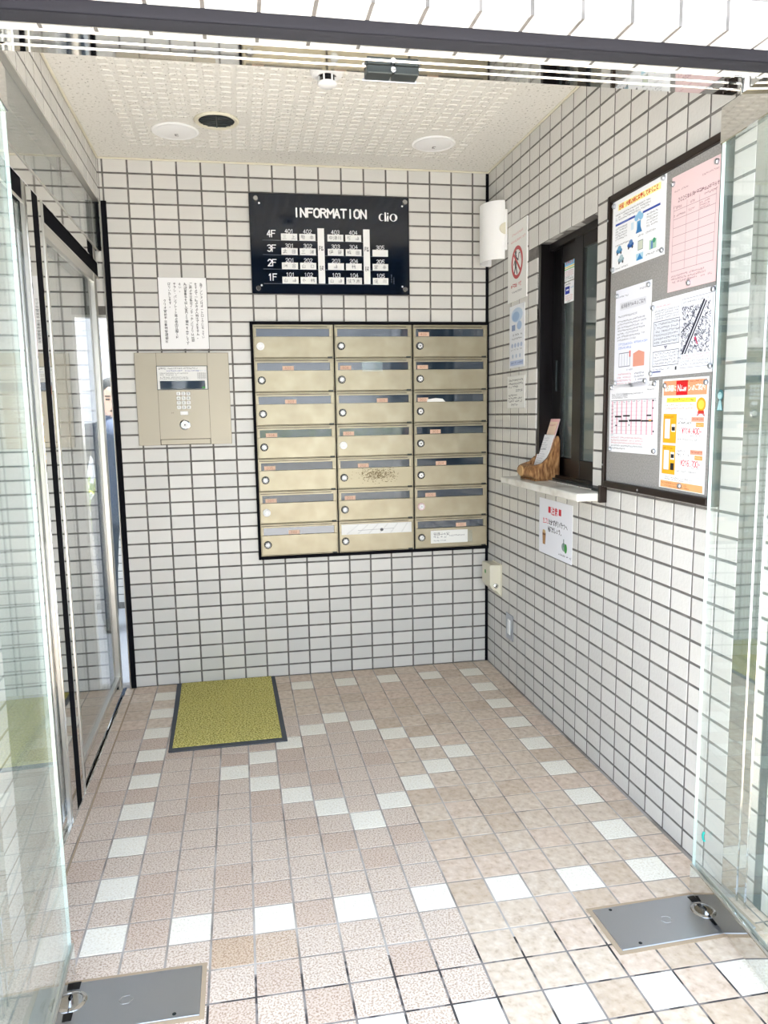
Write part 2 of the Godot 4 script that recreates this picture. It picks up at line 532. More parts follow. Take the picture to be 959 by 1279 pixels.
func make_materials():
	# glazed wall tile: three close tones, an orange-peel glaze
	var peel := noise_tex(0.035, 256, 3, true, 3.0)
	var tones := [Color(0.82, 0.812, 0.79), Color(0.835, 0.828, 0.805), Color(0.805, 0.80, 0.78)]
	M.wall_tiles = []
	for k in 3:
		var m := mat("wall_tile_%d" % k, tones[k], 0.22)
		m.normal_enabled = true
		m.normal_texture = peel
		m.normal_scale = 0.22
		world_map(m, 7.0)
		M.wall_tiles.append(m)
	var gr := mat("grout_dark", Color(0.30, 0.29, 0.28), 0.9)
	gr.albedo_color = Color.WHITE
	gr.albedo_texture = noise_tex(0.02, 256, 8, false, 1.0, ramp([[0.0, Color(0.36, 0.35, 0.335)], [0.55, Color(0.425, 0.41, 0.395)], [1.0, Color(0.50, 0.485, 0.47)]]))
	world_map(gr, 3.0)
	mat("joint_sealant", Color(0.20, 0.20, 0.225), 0.9).metallic_specular = 0.2
	mat("seal_black", Color(0.085, 0.085, 0.10), 0.95).metallic_specular = 0.15
	# floor tiles: fired clay with flecks
	var fleck := noise_tex(0.06, 512, 21, false, 1.0, ramp([[0.0, Color(0.54, 0.43, 0.35)], [0.25, Color(0.70, 0.61, 0.53)], [0.40, Color(0.80, 0.725, 0.655)], [0.7, Color(0.845, 0.785, 0.725)], [1.0, Color(0.89, 0.845, 0.795)]]), FastNoiseLite.TYPE_SIMPLEX, 3)
	var calm := noise_tex(0.03, 512, 22, false, 1.0, ramp([[0.0, Color(0.72, 0.635, 0.545)], [0.3, Color(0.80, 0.725, 0.64)], [0.65, Color(0.83, 0.76, 0.68)], [1.0, Color(0.87, 0.815, 0.745)]]), FastNoiseLite.TYPE_SIMPLEX, 4)
	var pale := noise_tex(0.05, 512, 23, false, 1.0, ramp([[0.0, Color(0.77, 0.72, 0.64)], [0.22, Color(0.90, 0.87, 0.80)], [0.5, Color(0.935, 0.91, 0.85)], [1.0, Color(0.95, 0.935, 0.89)]]), FastNoiseLite.TYPE_SIMPLEX, 3)
	var rough_n := noise_tex(0.08, 256, 24, true, 2.0)
	var clay := {"flecked": [fleck, Color(1, 1, 1)], "flecked_dark": [fleck, Color(0.96, 0.94, 0.93)], "calm": [calm, Color(1, 1, 1)], "calm_pink": [calm, Color(1.0, 0.985, 0.985)], "calm_dark": [calm, Color(0.95, 0.935, 0.92)], "pale": [pale, Color(1, 1, 1)], "rusty": [fleck, Color(0.93, 0.885, 0.83)], "rusty_light": [fleck, Color(0.965, 0.94, 0.91)]}
	for k in clay:
		var m := mat("clay_" + k, clay[k][1], 0.5)
		m.albedo_texture = clay[k][0]
		m.normal_enabled = true
		m.normal_texture = rough_n
		m.normal_scale = 0.3
		world_map(m, 2.0 if k == "calm" or k == "calm_pink" or k == "calm_dark" else 4.4)
	var gf := mat("grout_floor", Color.WHITE, 0.9)
	gf.albedo_texture = noise_tex(0.015, 256, 31, false, 1.0, ramp([[0.0, Color(0.47, 0.44, 0.41)], [0.35, Color(0.60, 0.565, 0.53)], [0.7, Color(0.68, 0.65, 0.62)], [1.0, Color(0.74, 0.71, 0.68)]]))
	world_map(gf, 1.7)
	var gw := mat("grout_wet", Color.WHITE, 0.7)
	gw.albedo_texture = noise_tex(0.02, 256, 32, false, 1.0, ramp([[0.0, Color(0.16, 0.15, 0.15)], [0.45, Color(0.27, 0.25, 0.25)], [0.52, Color(0.50, 0.47, 0.45)], [1.0, Color(0.58, 0.55, 0.53)]]))
	world_map(gw, 2.4)
	# ceiling board: cream, with pin holes
	var cb := mat("ceiling_board", Color.WHITE, 0.95)
	cb.albedo_texture = noise_tex(0.10, 512, 41, false, 1.0, ramp([[0.0, Color(0.48, 0.47, 0.44)], [0.035, Color(0.64, 0.625, 0.59)], [0.065, Color(0.86, 0.85, 0.81)], [0.3, Color(0.88, 0.87, 0.84)], [1.0, Color(0.89, 0.88, 0.85)]]), FastNoiseLite.TYPE_SIMPLEX, 1)
	world_map(cb, 1.3)
	mat("ceiling_bump", Color(0.885, 0.87, 0.83), 0.95)
	mat("cream_trim", Color(0.86, 0.84, 0.76), 0.5)
	# metals
	mat("mirror_steel", Color(0.86, 0.86, 0.85), 0.035, 1.0)
	var br := mat("brushed_steel", Color(0.76, 0.775, 0.80), 0.34, 1.0)
	br.normal_enabled = true
	br.normal_texture = noise_tex(0.05, 256, 51, true, 1.0)
	br.normal_scale = 0.08
	world_map(br, 6.0)
	var gold := mat("champagne_steel", Color(0.78, 0.735, 0.63), 0.42, 0.65)
	gold.normal_enabled = true
	gold.normal_texture = noise_tex(0.012, 256, 52, true, 1.0)
	gold.normal_scale = 0.12
	world_map(gold, 3.0)
	var goldm := noise_tex(0.01, 256, 53, false, 1.0, ramp([[0.0, Color(0.615, 0.58, 0.495)], [0.5, Color(0.645, 0.612, 0.525)], [1.0, Color(0.675, 0.645, 0.56)]]))
	gold.albedo_color = Color.WHITE
	gold.albedo_texture = goldm
	var panel := mat("panel_steel", Color(0.665, 0.635, 0.57), 0.45, 0.5)
	panel.normal_enabled = true
	panel.normal_texture = noise_tex(0.012, 256, 54, true, 1.0)
	panel.normal_scale = 0.06
	world_map(panel, 3.0)
	mat("aluminium", Color(0.80, 0.79, 0.76), 0.3, 0.85)
	mat("dark_bronze", Color(0.055, 0.035, 0.04), 0.3, 0.4)
	mat("frame_brown", Color(0.16, 0.12, 0.10), 0.35, 0.5)
	mat("chrome", Color(0.80, 0.80, 0.80), 0.12, 1.0)
	mat("dark_metal", Color(0.20, 0.225, 0.23), 0.4, 0.6)
	# glass
	var g := mat("pane", Color(0.78, 0.88, 0.86, 0.06), 0.02)
	g.transparency = BaseMaterial3D.TRANSPARENCY_ALPHA
	var gl := mat("leaf_glass", Color(0.70, 0.84, 0.80, 0.07), 0.02)
	gl.transparency = BaseMaterial3D.TRANSPARENCY_ALPHA
	mat("glass_edge", Color(0.74, 0.82, 0.79), 0.08)
	mat("smoked_flap", Color(0.15, 0.20, 0.25), 0.05).metallic_specular = 0.9
	mat("navy_acrylic", Color(0.03, 0.05, 0.09), 0.06)
	# plastics, paper, cloth, stone
	mat("white_plastic", Color(0.945, 0.945, 0.94), 0.4)
	mat("cream_plastic", Color(0.86, 0.84, 0.76), 0.45)
	mat("black_plastic", Color(0.03, 0.03, 0.035), 0.35)
	mat("paper", Color(0.93, 0.93, 0.92), 0.8)
	mat("pink_paper", Color(0.87, 0.765, 0.765), 0.8)
	mat("label_pink", Color(0.80, 0.66, 0.56), 0.6)
	var felt := mat("felt_grey", Color.WHITE, 0.95)
	felt.albedo_texture = noise_tex(0.12, 256, 61, false, 1.0, ramp([[0.0, Color(0.50, 0.49, 0.48)], [1.0, Color(0.62, 0.61, 0.595)]]))
	world_map(felt, 5.0)
	var stone := mat("sill_stone", Color.WHITE, 0.3)
	stone.albedo_texture = noise_tex(0.012, 256, 62, false, 1.0, ramp([[0.0, Color(0.74, 0.715, 0.67)], [0.45, Color(0.86, 0.85, 0.81)], [1.0, Color(0.90, 0.89, 0.86)]]))
	world_map(stone, 3.0)
	var wood := mat("carved_wood", Color.WHITE, 0.5)
	wood.albedo_texture = noise_tex(0.02, 256, 63, false, 1.0, ramp([[0.0, Color(0.33, 0.20, 0.11)], [0.4, Color(0.52, 0.35, 0.20)], [0.7, Color(0.66, 0.48, 0.30)], [1.0, Color(0.76, 0.60, 0.41)]]))
	world_map(wood, 9.0)
	wood.uv1_scale = Vector3(16, 4, 16)
	mat("end_grain", Color(0.72, 0.57, 0.38), 0.6)
	var pile := mat("mat_pile", Color.WHITE, 1.0)
	pile.albedo_texture = noise_tex(0.10, 512, 64, false, 1.0, ramp([[0.0, Color(0.34, 0.32, 0.12)], [0.3, Color(0.66, 0.62, 0.31)], [0.5, Color(0.79, 0.745, 0.42)], [0.75, Color(0.84, 0.795, 0.49)], [1.0, Color(0.93, 0.89, 0.64)]]), FastNoiseLite.TYPE_SIMPLEX, 2)
	world_map(pile, 2.0)
	pile.normal_enabled = true
	pile.normal_texture = noise_tex(0.2, 256, 65, true, 6.0)
	pile.normal_scale = 0.5
	mat("mat_rubber", Color(0.27, 0.285, 0.31), 0.7)
	mat("mortar", Color(0.66, 0.58, 0.48), 0.95)
	mat("plaster", Color(0.80, 0.79, 0.76), 0.9)
	mat("concrete", Color(0.62, 0.61, 0.59), 0.9)
	mat("paving", Color(0.72, 0.715, 0.71), 0.85)
	mat("siding", Color(0.86, 0.87, 0.88), 0.7)
	mat("roof_grey", Color(0.28, 0.29, 0.31), 0.7)
	mat("teal", Color(0.05, 0.62, 0.58), 0.5)
	mat("sticker_line", Color(0.16, 0.36, 0.38), 0.5)
	mat("sticker_skin", Color(0.60, 0.73, 0.73), 0.5)
	mat("green", Color(0.18, 0.55, 0.22), 0.5)

# =================================================================== the shell of the building

const WIN := [0.685, 1.28, 1.122, 2.18]          # office window opening in the right wall: z, z, y, y
const COURT := [-2.165, -1.999, 1.95]             # glazed slit to the courtyard in the back wall: x, x, top

func build_shell():
	var g := 0.0080
	# ---- back wall
	var wb := thing("wall_back", "back wall of pale beige oblong tiles with dark joints", "wall", Vector3.ZERO, 0.0, "", "structure")
	boxes("wall_core", [[V(-1.995, 0, -0.1), V(0.12, 2.85, -0.0013)]], M.grout_dark, wb, 0.0)
	var list := []
	var hide := [[-1.27, -0.03, 0.70, 1.89], [-1.25, -0.46, 2.07, 2.54], [-1.87, -1.42, 1.31, 1.75]]
	for r in spans(0.004, CEIL - 0.006, TOP_ROW - 36 * TILE_H, TILE_H, g):
		for c in spans(-1.995, -0.015, -1.85935, TILE_W, g):
			var a: float = c[0]
			if r[0] < 2.49 and a < -1.98:
				continue
			var seen := true
			for h in hide:
				if a > h[0] and c[1] < h[1] and r[0] > h[2] and r[1] < h[3]:
					seen = false
			if seen:
				list.append([V((a + c[1]) * 0.5, (r[0] + r[1]) * 0.5, 0), c[1] - a, r[1] - r[0]])
	lay_tiles("tile", list, FACE_BACK, M.wall_tiles, wb)
	boxes("corner_seal", [[V(-0.0155, 0, -0.001), V(-0.0005, CEIL, 0.0015)]], M.seal_black, wb, 0.0)
	# ---- right wall, with the opening of the office window
	var wr := thing("wall_right", "right wall of pale beige oblong tiles around the office window", "wall", Vector3.ZERO, 0.0, "", "structure")
	boxes("wall_core", [[V(0.0013, 0, 0), V(0.12, 2.85, WIN[0])], [V(0.0013, 0, WIN[1]), V(0.12, 2.85, 2.18)], [V(0.0013, 0, WIN[0]), V(0.12, WIN[2], WIN[1])], [V(0.0013, WIN[3], WIN[0]), V(0.12, 2.85, WIN[1])]], M.grout_dark, wr, 0.0)
	list = []
	var rows := spans(0.004, CEIL - 0.006, TOP_ROW - 36 * TILE_H, TILE_H, g)
	for r in rows:
		for c in spans(0.002, 2.178, 0.1169, TILE_R, g):
			var z0: float = c[0]
			var z1: float = c[1]
			var y0: float = r[0]
			var y1: float = r[1]
			var over := z1 > WIN[0] + 0.004 and z0 < WIN[1] - 0.004
			if over and y1 > WIN[2] and y0 < WIN[3]:
				if y1 > WIN[3] - 0.03 and y0 > 2.1 and y0 < WIN[3] - 0.03:
					continue                            # this course is part of the lintel course above it
				if z0 < WIN[0] - 0.02:
					z1 = WIN[0]
				elif z1 > WIN[1] + 0.02:
					z0 = WIN[1]
				elif y0 < WIN[2] - 0.02:
					y1 = WIN[2]
				else:
					continue
			if over and absf(y0 - 2.2065) < 0.012:
				y0 = WIN[3]
			if z0 > 1.45 and z1 < 2.04 and y0 > 1.17 and y1 < 2.16:
				continue
			list.append([V(0, (y0 + y1) * 0.5, (z0 + z1) * 0.5), z1 - z0, y1 - y0])
	lay_tiles("tile", list, FACE_LEFT, M.wall_tiles, wr)
	var reveal := []
	for c in spans(WIN[0], WIN[1], 0.1169, TILE_R, g):
		reveal.append([V(0.026, WIN[3], (c[0] + c[1]) * 0.5), 0.044, c[1] - c[0]])
	lay_tiles("reveal_tile", reveal, FACE_DOWN, M.wall_tiles, wr)
	# ---- left wall: a tiled lintel over the sliding door
	var wl := thing("wall_left", "tiled lintel over the sliding glass door on the left", "wall", Vector3.ZERO, 0.0, "", "structure")
	boxes("wall_core", [[V(-2.1, 2.495, 0), V(-2.0013, 2.85, 2.18)]], M.grout_dark, wl, 0.0)
	list = []
	for r in spans(2.497, CEIL - 0.006, TOP_ROW - 36 * TILE_H, TILE_H, g):
		for c in spans(0.004, 2.178, 0.05, TILE_R, g):
			list.append([V(-2.0, (r[0] + r[1]) * 0.5, (c[0] + c[1]) * 0.5), c[1] - c[0], r[1] - r[0]])
	lay_tiles("tile", list, FACE_RIGHT, M.wall_tiles, wl)
	boxes("lintel_edge", [[V(-2.024, 2.489, 0), V(-1.999, 2.4955, 2.18)]], M.aluminium, wl)
	# ---- walls of the hall behind the sliding door
	var wh := thing("wall_hall", "tiled wall of the hall behind the sliding glass door", "wall", Vector3.ZERO, 0.0, "", "structure")
	boxes("wall_core", [[V(-4.3, 0, -0.1), V(COURT[0], 2.85, -0.0013)], [V(COURT[0], COURT[2], -0.1), V(-1.995, 2.85, -0.0013)], [V(-1.999, 0, -0.1), V(-1.995, COURT[2], -0.0013)]], M.grout_dark, wh, 0.0)
	list = []
	for r in rows:
		for c in spans(-4.2, -1.997, -1.85935 - TILE_W, TILE_W, g):
			var x1: float = c[1]
			if r[0] < COURT[2] - 0.01:
				if c[0] > COURT[0] - 0.01:
					continue
				x1 = minf(x1, COURT[0])
			if c[0] > -3.2:
				list.append([V((c[0] + x1) * 0.5, (r[0] + r[1]) * 0.5, 0), x1 - c[0], r[1] - r[0]])
	lay_tiles("tile", list, FACE_BACK, M.wall_tiles, wh)
	boxes("plaster_wall", [[V(-4.3, 0, 0), V(-4.2, 2.85, 2.42)], [V(-4.3, 0, 2.18), V(-2.1, 2.85, 2.28)]], M.plaster, wh, 0.0)
	boxes("court_frame", [[V(COURT[0], 0, -0.06), V(COURT[0] + 0.012, COURT[2], 0.0)], [V(COURT[0], COURT[2] - 0.012, -0.06), V(COURT[1], COURT[2], 0.0)]], M.aluminium, wh, 0.001)
	boxes("court_pane", [[V(COURT[0] + 0.01, 0, -0.05), V(COURT[1], COURT[2], -0.044)]], M.pane, wh, 0.0)
	# ---- ceiling
	var ce := thing("ceiling", "cream ceiling board with pin holes and rows of raised rounded blocks", "ceiling", Vector3.ZERO, 0.0, "", "structure")
	boxes("board", [[V(-4.3, CEIL, -0.1), V(0.12, 2.85, 2.42)]], M.ceiling_board, ce, 0.0)
	var bump := Shape.new()
	var e := 0.004
	var deep := 0.0026
	var bx := 0.0225
	var bz := 0.0165
	var rim := []
	var top := []
	for k in 16:
		var a := TAU * k / 16.0
		var sx := signf(cos(a)) * pow(absf(cos(a)), 0.45)
		var sz := signf(sin(a)) * pow(absf(sin(a)), 0.45)
		rim.append(V(sx * bx, 0, sz * bz))
		top.append(V(sx * (bx - e), -deep, sz * (bz - e)))
	for k in 16:
		var l := (k + 1) % 16
		bump.quad(rim[k], rim[l], top[l], top[k], (rim[k] + rim[l]).normalized() + Vector3.DOWN)
		bump.tri(top[k], top[l], V(0, -deep, 0), Vector3.DOWN)
	var bump_mesh := bump.done()
	var spots := []
	for i in 26:
		for j in 44:
			var q := V(-1.80 + i * 0.0617, CEIL, 0.20 + j * 0.0455)
			var clear := true
			for d in DOWNLIGHTS:
				if Vector2(q.x - d[0], q.z - d[1]).length() < d[2] + 0.03:
					clear = false
			if clear:
				spots.append(q)
	var mm := MultiMesh.new()
	mm.transform_format = MultiMesh.TRANSFORM_3D
	mm.mesh = bump_mesh
	mm.instance_count = spots.size()
	for i in spots.size():
		mm.set_instance_transform(i, Transform3D(Basis(), spots[i] * U))
	var mi := MultiMeshInstance3D.new()
	mi.name = "raised_blocks"
	mi.multimesh = mm
	mi.material_override = M.ceiling_board
	mi.set_meta("kind", "stuff")
	ce.add_child(mi, true)
	boxes("edge_strip", [[V(-2.0, CEIL - 0.008, 0), V(0, CEIL, 0.010)], [V(-0.010, CEIL - 0.008, 0), V(0, CEIL, 2.18)], [V(-2.0, CEIL - 0.008, 0), V(-1.99, CEIL, 2.18)]], M.cream_trim, ce)
	# ---- floor
	var fl := thing("floor", "floor of pinkish beige square tiles with a border and diamond of white tiles", "floor", Vector3.ZERO, 0.0, "", "structure")
	boxes("bed", [[V(-4.3, -0.3, -0.1), V(0.12, -0.0011, 2.262)]], M.grout_floor, fl, 0.0)
	boxes("outer_bed", [[V(-4.3, -0.12, 2.262), V(1.2, -0.0011, 3.9)]], M.grout_wet, fl, 0.0)
	list = []
	var turn := Basis(Vector3.UP, -0.00408)
	for i in range(-9, 30):
		for j in range(0, 33):
			var a0 := 0.02467 - i * FLOOR_P
			var b0 := -0.00491 + j * FLOOR_P
			var x0 := a0 - FLOOR_P + 0.003
			var x1 := a0 - 0.003
			var z0 := b0 + 0.003
			var z1 := b0 + FLOOR_P - 0.003
			if j < 19 and i < 0:
				continue
			if i == 0:
				x1 = -0.004 if j < 19 else x1
			if i > 22 and j > 18:
				continue
			if j == 0:
				z0 = 0.004
			var c := V((x0 + x1) * 0.5, 0, (z0 + z1) * 0.5)
			var w := turn * c
			# the steel covers of the floor hinges take the place of some tiles
			var white: bool = absi(i - 8) + absi(j - 9) == 4
			if i >= 1 and i <= 15 and j >= 1 and j <= 17 and (i == 1 or i == 15 or j == 1 or j == 17) and i % 2 == 1 and j % 2 == 1:
				white = true
			if (j == 21 or j == 25) and i % 2 != 0:
				white = true
			var m: Material = M.clay_pale
			if i == 12 and j == 18:
				m = M.clay_rusty
			elif i == 11 and j == 18:
				m = M.clay_rusty_light
			elif not white:
				var near_left := i > 6 and j > 4
				var k := rng.randf()
				if near_left:
					m = M.clay_flecked if k < 0.75 else M.clay_flecked_dark
				else:
					m = M.clay_calm if k < 0.5 else (M.clay_calm_pink if k < 0.75 else M.clay_calm_dark)
			if w.x > -1.99 or j > 14:
				list.append([w, x1 - x0, z1 - z0, m])
			elif w.x > -3.1:
				list.append([w, x1 - x0, z1 - z0, m])
	lay_tiles("floor_tile", list, Basis(Vector3.UP, -0.00408) * FACE_UP, [M.clay_calm], fl, 300, 0.008, 0.0008)

const DOWNLIGHTS := [[-1.596, 0.402, 0.104], [-0.406, 0.392, 0.104], [-1.412, 0.55, 0.096]]

# =================================================================== the street entrance: portal, glass leaves, outer wall

func build_entrance():
	var t := thing("trim_1", "mirror polished steel portal frame around the street entrance", "door frame", Vector3.ZERO, 0.0, "", "structure")
	var z0 := 2.18
	var z1 := 2.29
	boxes("header", [[V(-2.06, 2.24, z0), V(0.05, 2.275, z1)]], M.mirror_steel, t, 0.001)
	boxes("jamb", [[V(0.0, 0, z0), V(0.05, 2.24, z1)]], M.mirror_steel, t, 0.001)
	boxes("jamb", [[V(-2.06, 0, z0), V(-2.0, 2.24, z1)]], M.mirror_steel, t, 0.001)
	for z in [2.215, 2.25, 2.287]:
		boxes("header_bead", [[V(-2.0, 2.2372, z - 0.0014), V(0.0, 2.2405, z + 0.0014)]], M.mirror_steel, t, 0.0015)
	for z in [2.25, 2.287]:
		boxes("jamb_bead", [[V(-0.0035, 0, z - 0.0022), V(0.0005, 2.24, z + 0.0022)]], M.mirror_steel, t, 0.0015)
		boxes("jamb_bead", [[V(-2.0005, 0, z - 0.0022), V(-1.9965, 2.24, z + 0.0022)]], M.mirror_steel, t, 0.0015)
	boxes("joint_seal", [[V(-2.06, 2.276, z0), V(0.06, 2.32, 2.345)], [V(0.036, 0, z1 - 0.01), V(0.06, 2.3, 2.304)], [V(-2.08, 0, z1 - 0.01), V(-2.056, 2.3, 2.304)]], M.joint_sealant, t, 0.0)
	# the outer wall
	var w := thing("wall_front", "outer wall of white glazed tiles above and beside the entrance", "wall", Vector3.ZERO, 0.0, "", "structure")
	boxes("wall_core", [[V(-4.3, 2.2765, 2.346), V(1.6, 3.6, 2.4185)], [V(0.0375, 0, 2.305), V(1.6, 2.279, 2.4185)], [V(-4.3, 0, 2.305), V(-2.0575, 2.279, 2.4185)], [V(0.06, 2.3, 2.18), V(0.12, 3.6, 2.346)], [V(0.06, 0, 2.18), V(1.6, 2.279, 2.346)]], M.grout_dark, w, 0.0)
	var list := []
	var g := 0.0080
	for r in spans(2.275, 3.0, 2.3462, TILE_H, g):
		for c in spans(-2.6, 0.9, -0.03, TILE_R, g):
			list.append([V((c[0] + c[1]) * 0.5, (r[0] + r[1]) * 0.5, 2.42), c[1] - c[0], r[1] - r[0]])
	for r in spans(0.004, 2.275, 2.275 - 40 * TILE_H, TILE_H, g):
		for c in spans(0.036, 0.9, 0.15, TILE_R, g):
			list.append([V((c[0] + c[1]) * 0.5, (r[0] + r[1]) * 0.5, 2.42), c[1] - c[0], r[1] - r[0]])
		for c in spans(-2.6, -2.056, -2.17, TILE_R, g):
			list.append([V((c[0] + c[1]) * 0.5, (r[0] + r[1]) * 0.5, 2.42), c[1] - c[0], r[1] - r[0]])
	lay_tiles("tile", list, FACE_BACK, M.wall_tiles, w, 170)
	list = []
	for c in spans(-2.056, 0.036, -0.03, TILE_R, g):
		list.append([V((c[0] + c[1]) * 0.5, 2.275, 2.3815), c[1] - c[0], 0.071])
	lay_tiles("soffit_tile", list, FACE_DOWN, M.wall_tiles, w)
	list = []
	for r in spans(0.004, 2.275, 2.275 - 40 * TILE_H, TILE_H, g):
		list.append([V(0.036, (r[0] + r[1]) * 0.5, 2.363), 0.112, r[1] - r[0]])
	lay_tiles("return_tile", list, FACE_LEFT, M.wall_tiles, w)
	list = []
	for r in spans(0.004, 2.275, 2.275 - 40 * TILE_H, TILE_H, g):
		list.append([V(-2.056, (r[0] + r[1]) * 0.5, 2.363), 0.112, r[1] - r[0]])
	lay_tiles("return_tile", list, FACE_RIGHT, M.wall_tiles, w)
	# the two swing leaves, both standing open towards the street
	glass_leaf("door_1", "right glass leaf of the street entrance, standing open beside the notice board", V(-0.103, 0, 2.19), 0.098, 1.0)
	glass_leaf("door_2", "left glass leaf of the street entrance, standing open beside the sliding door", V(-1.8645, 0, 2.177), -0.045, -1.0)
	# the catch plate on the header
	var k := thing("door_catch", "dark metal door catch block under the entrance header", "door catch", V(-0.99, 2.24, 2.205))
	boxes("catch_body", [[V(-0.062, -0.018, -0.02), V(-0.002, 0.0, 0.022)], [V(0.002, -0.018, -0.02), V(0.062, 0.0, 0.022)]], M.dark_metal, k)
	boxes("catch_plate", [[V(-0.066, -0.020, -0.024), V(0.066, -0.014, -0.018)]], M.brushed_steel, k, 0.001)
	var sc := Shape.new()
	sc.lathe(V(0, -0.010, 0.022), FACE_BACK, [Vector2(0.006, 0), Vector2(0.006, 0.003), Vector2(0, 0.004)], 12)
	put("screw", sc, M.chrome, k)

func glass_leaf(called: String, label: String, hinge: Vector3, lean: float, side: float):
	# local frame: z runs along the leaf from its hinge edge towards the street
	var d := thing(called, label, "door", hinge, -atan(lean), "", "structure")
	var long := 0.98
	boxes("bottom_rail", [[V(-0.011, 0.012, 0), V(0.011, 0.092, long)]], M.mirror_steel, d, 0.002)
	boxes("top_rail", [[V(-0.011, 2.114, 0), V(0.011, 2.205, long)]], M.mirror_steel, d, 0.002)
	boxes("glass", [[V(-0.005, 0.09, 0.002), V(0.005, 2.116, long - 0.002)]], M.leaf_glass, d, 0.0)
	boxes("glass_edge", [[V(-0.0045, 0.092, 0.0), V(0.0045, 2.114, 0.0018)]], M.glass_edge, d, 0.0)
	boxes("rail_channel", [[V(-0.011, 0.0915, 0.0), V(-0.006, 0.098, long)], [V(0.006, 0.0915, 0.0), V(0.011, 0.098, long)]], M.aluminium, d, 0.0015)
	var pin := Shape.new()
	pin.lathe(V(0, 0.0, 0.09), FACE_UP, [Vector2(0.017, 0), Vector2(0.017, 0.014)], 16)
	pin.lathe(V(0, 2.2, 0.09), FACE_UP, [Vector2(0.012, 0), Vector2(0.012, 0.042)], 16)
	put("pivot_pin", pin, M.chrome, d)
	if side > 0:
		# a little paper figure and a daub of paint on the glass
		var s := Node3D.new()
		s.name = "sticker"
		d.add_child(s)
		s.set_meta("label", "pale blue sticker of a little girl drawn in outline")
		s.position = V(-0.0056, 1.455, 0.045) * U
		var f := Shape.new()
		var b := FACE_LEFT
		var bob := PackedVector2Array()
		for q in 20:
			var a := TAU * q / 20.0
			bob.append(Vector2(cos(a), sin(a)) * 0.0135 + Vector2(0.002, 0.014))
		f.prism(Vector3.ZERO, b, bob, 0.0006)
		f.prism(Vector3.ZERO, b, PackedVector2Array([Vector2(-0.003, 0.002), Vector2(0.005, 0.002), Vector2(0.0155, -0.028), Vector2(-0.0145, -0.028)]), 0.0006)
		put("backing", f, M.sticker_line, s)
		f = Shape.new()
		var face := PackedVector2Array()
		for q in 16:
			var a := TAU * q / 16.0
			face.append(Vector2(cos(a) * 0.0105, sin(a) * 0.0095) + Vector2(-0.0005, 0.012))
		f.prism(V(-0.0002, 0, 0), b, face, 0.0009)
		f.prism(V(-0.0002, 0, 0), b, PackedVector2Array([Vector2(-0.002, 0.0005), Vector2(0.0035, 0.0005), Vector2(0.0125, -0.026), Vector2(-0.0115, -0.026)]), 0.0009)
		put("fill", f, M.sticker_skin, s)
		f = Shape.new()
		f.tube([V(-0.0005, 0.0, 0.001), V(-0.0005, -0.026, 0.001)], 0.0008, 5)
		f.tube([V(-0.0005, 0.017, 0.006), V(-0.0005, 0.016, -0.004)], 0.0008, 5)
		put("line", f, M.sticker_line, s)
		f = Shape.new()
		var pts := []
		for q in 12:
			var a := -2.2 + 3.6 * q / 11.0
			pts.append(V(-0.0066, 0.217 + sin(a) * 0.012, 0.063 - cos(a) * 0.007))
		f.tube(pts, 0.003, 6)
		f.tube([V(-0.0066, 0.231, 0.060), V(-0.0066, 0.224, 0.062)], 0.0028, 6)
		var dab := put("paint_daub", f, M.teal, d)
		dab.set_meta("label", "teal paint daub low on the glass")

# =================================================================== the sliding door in the left wall

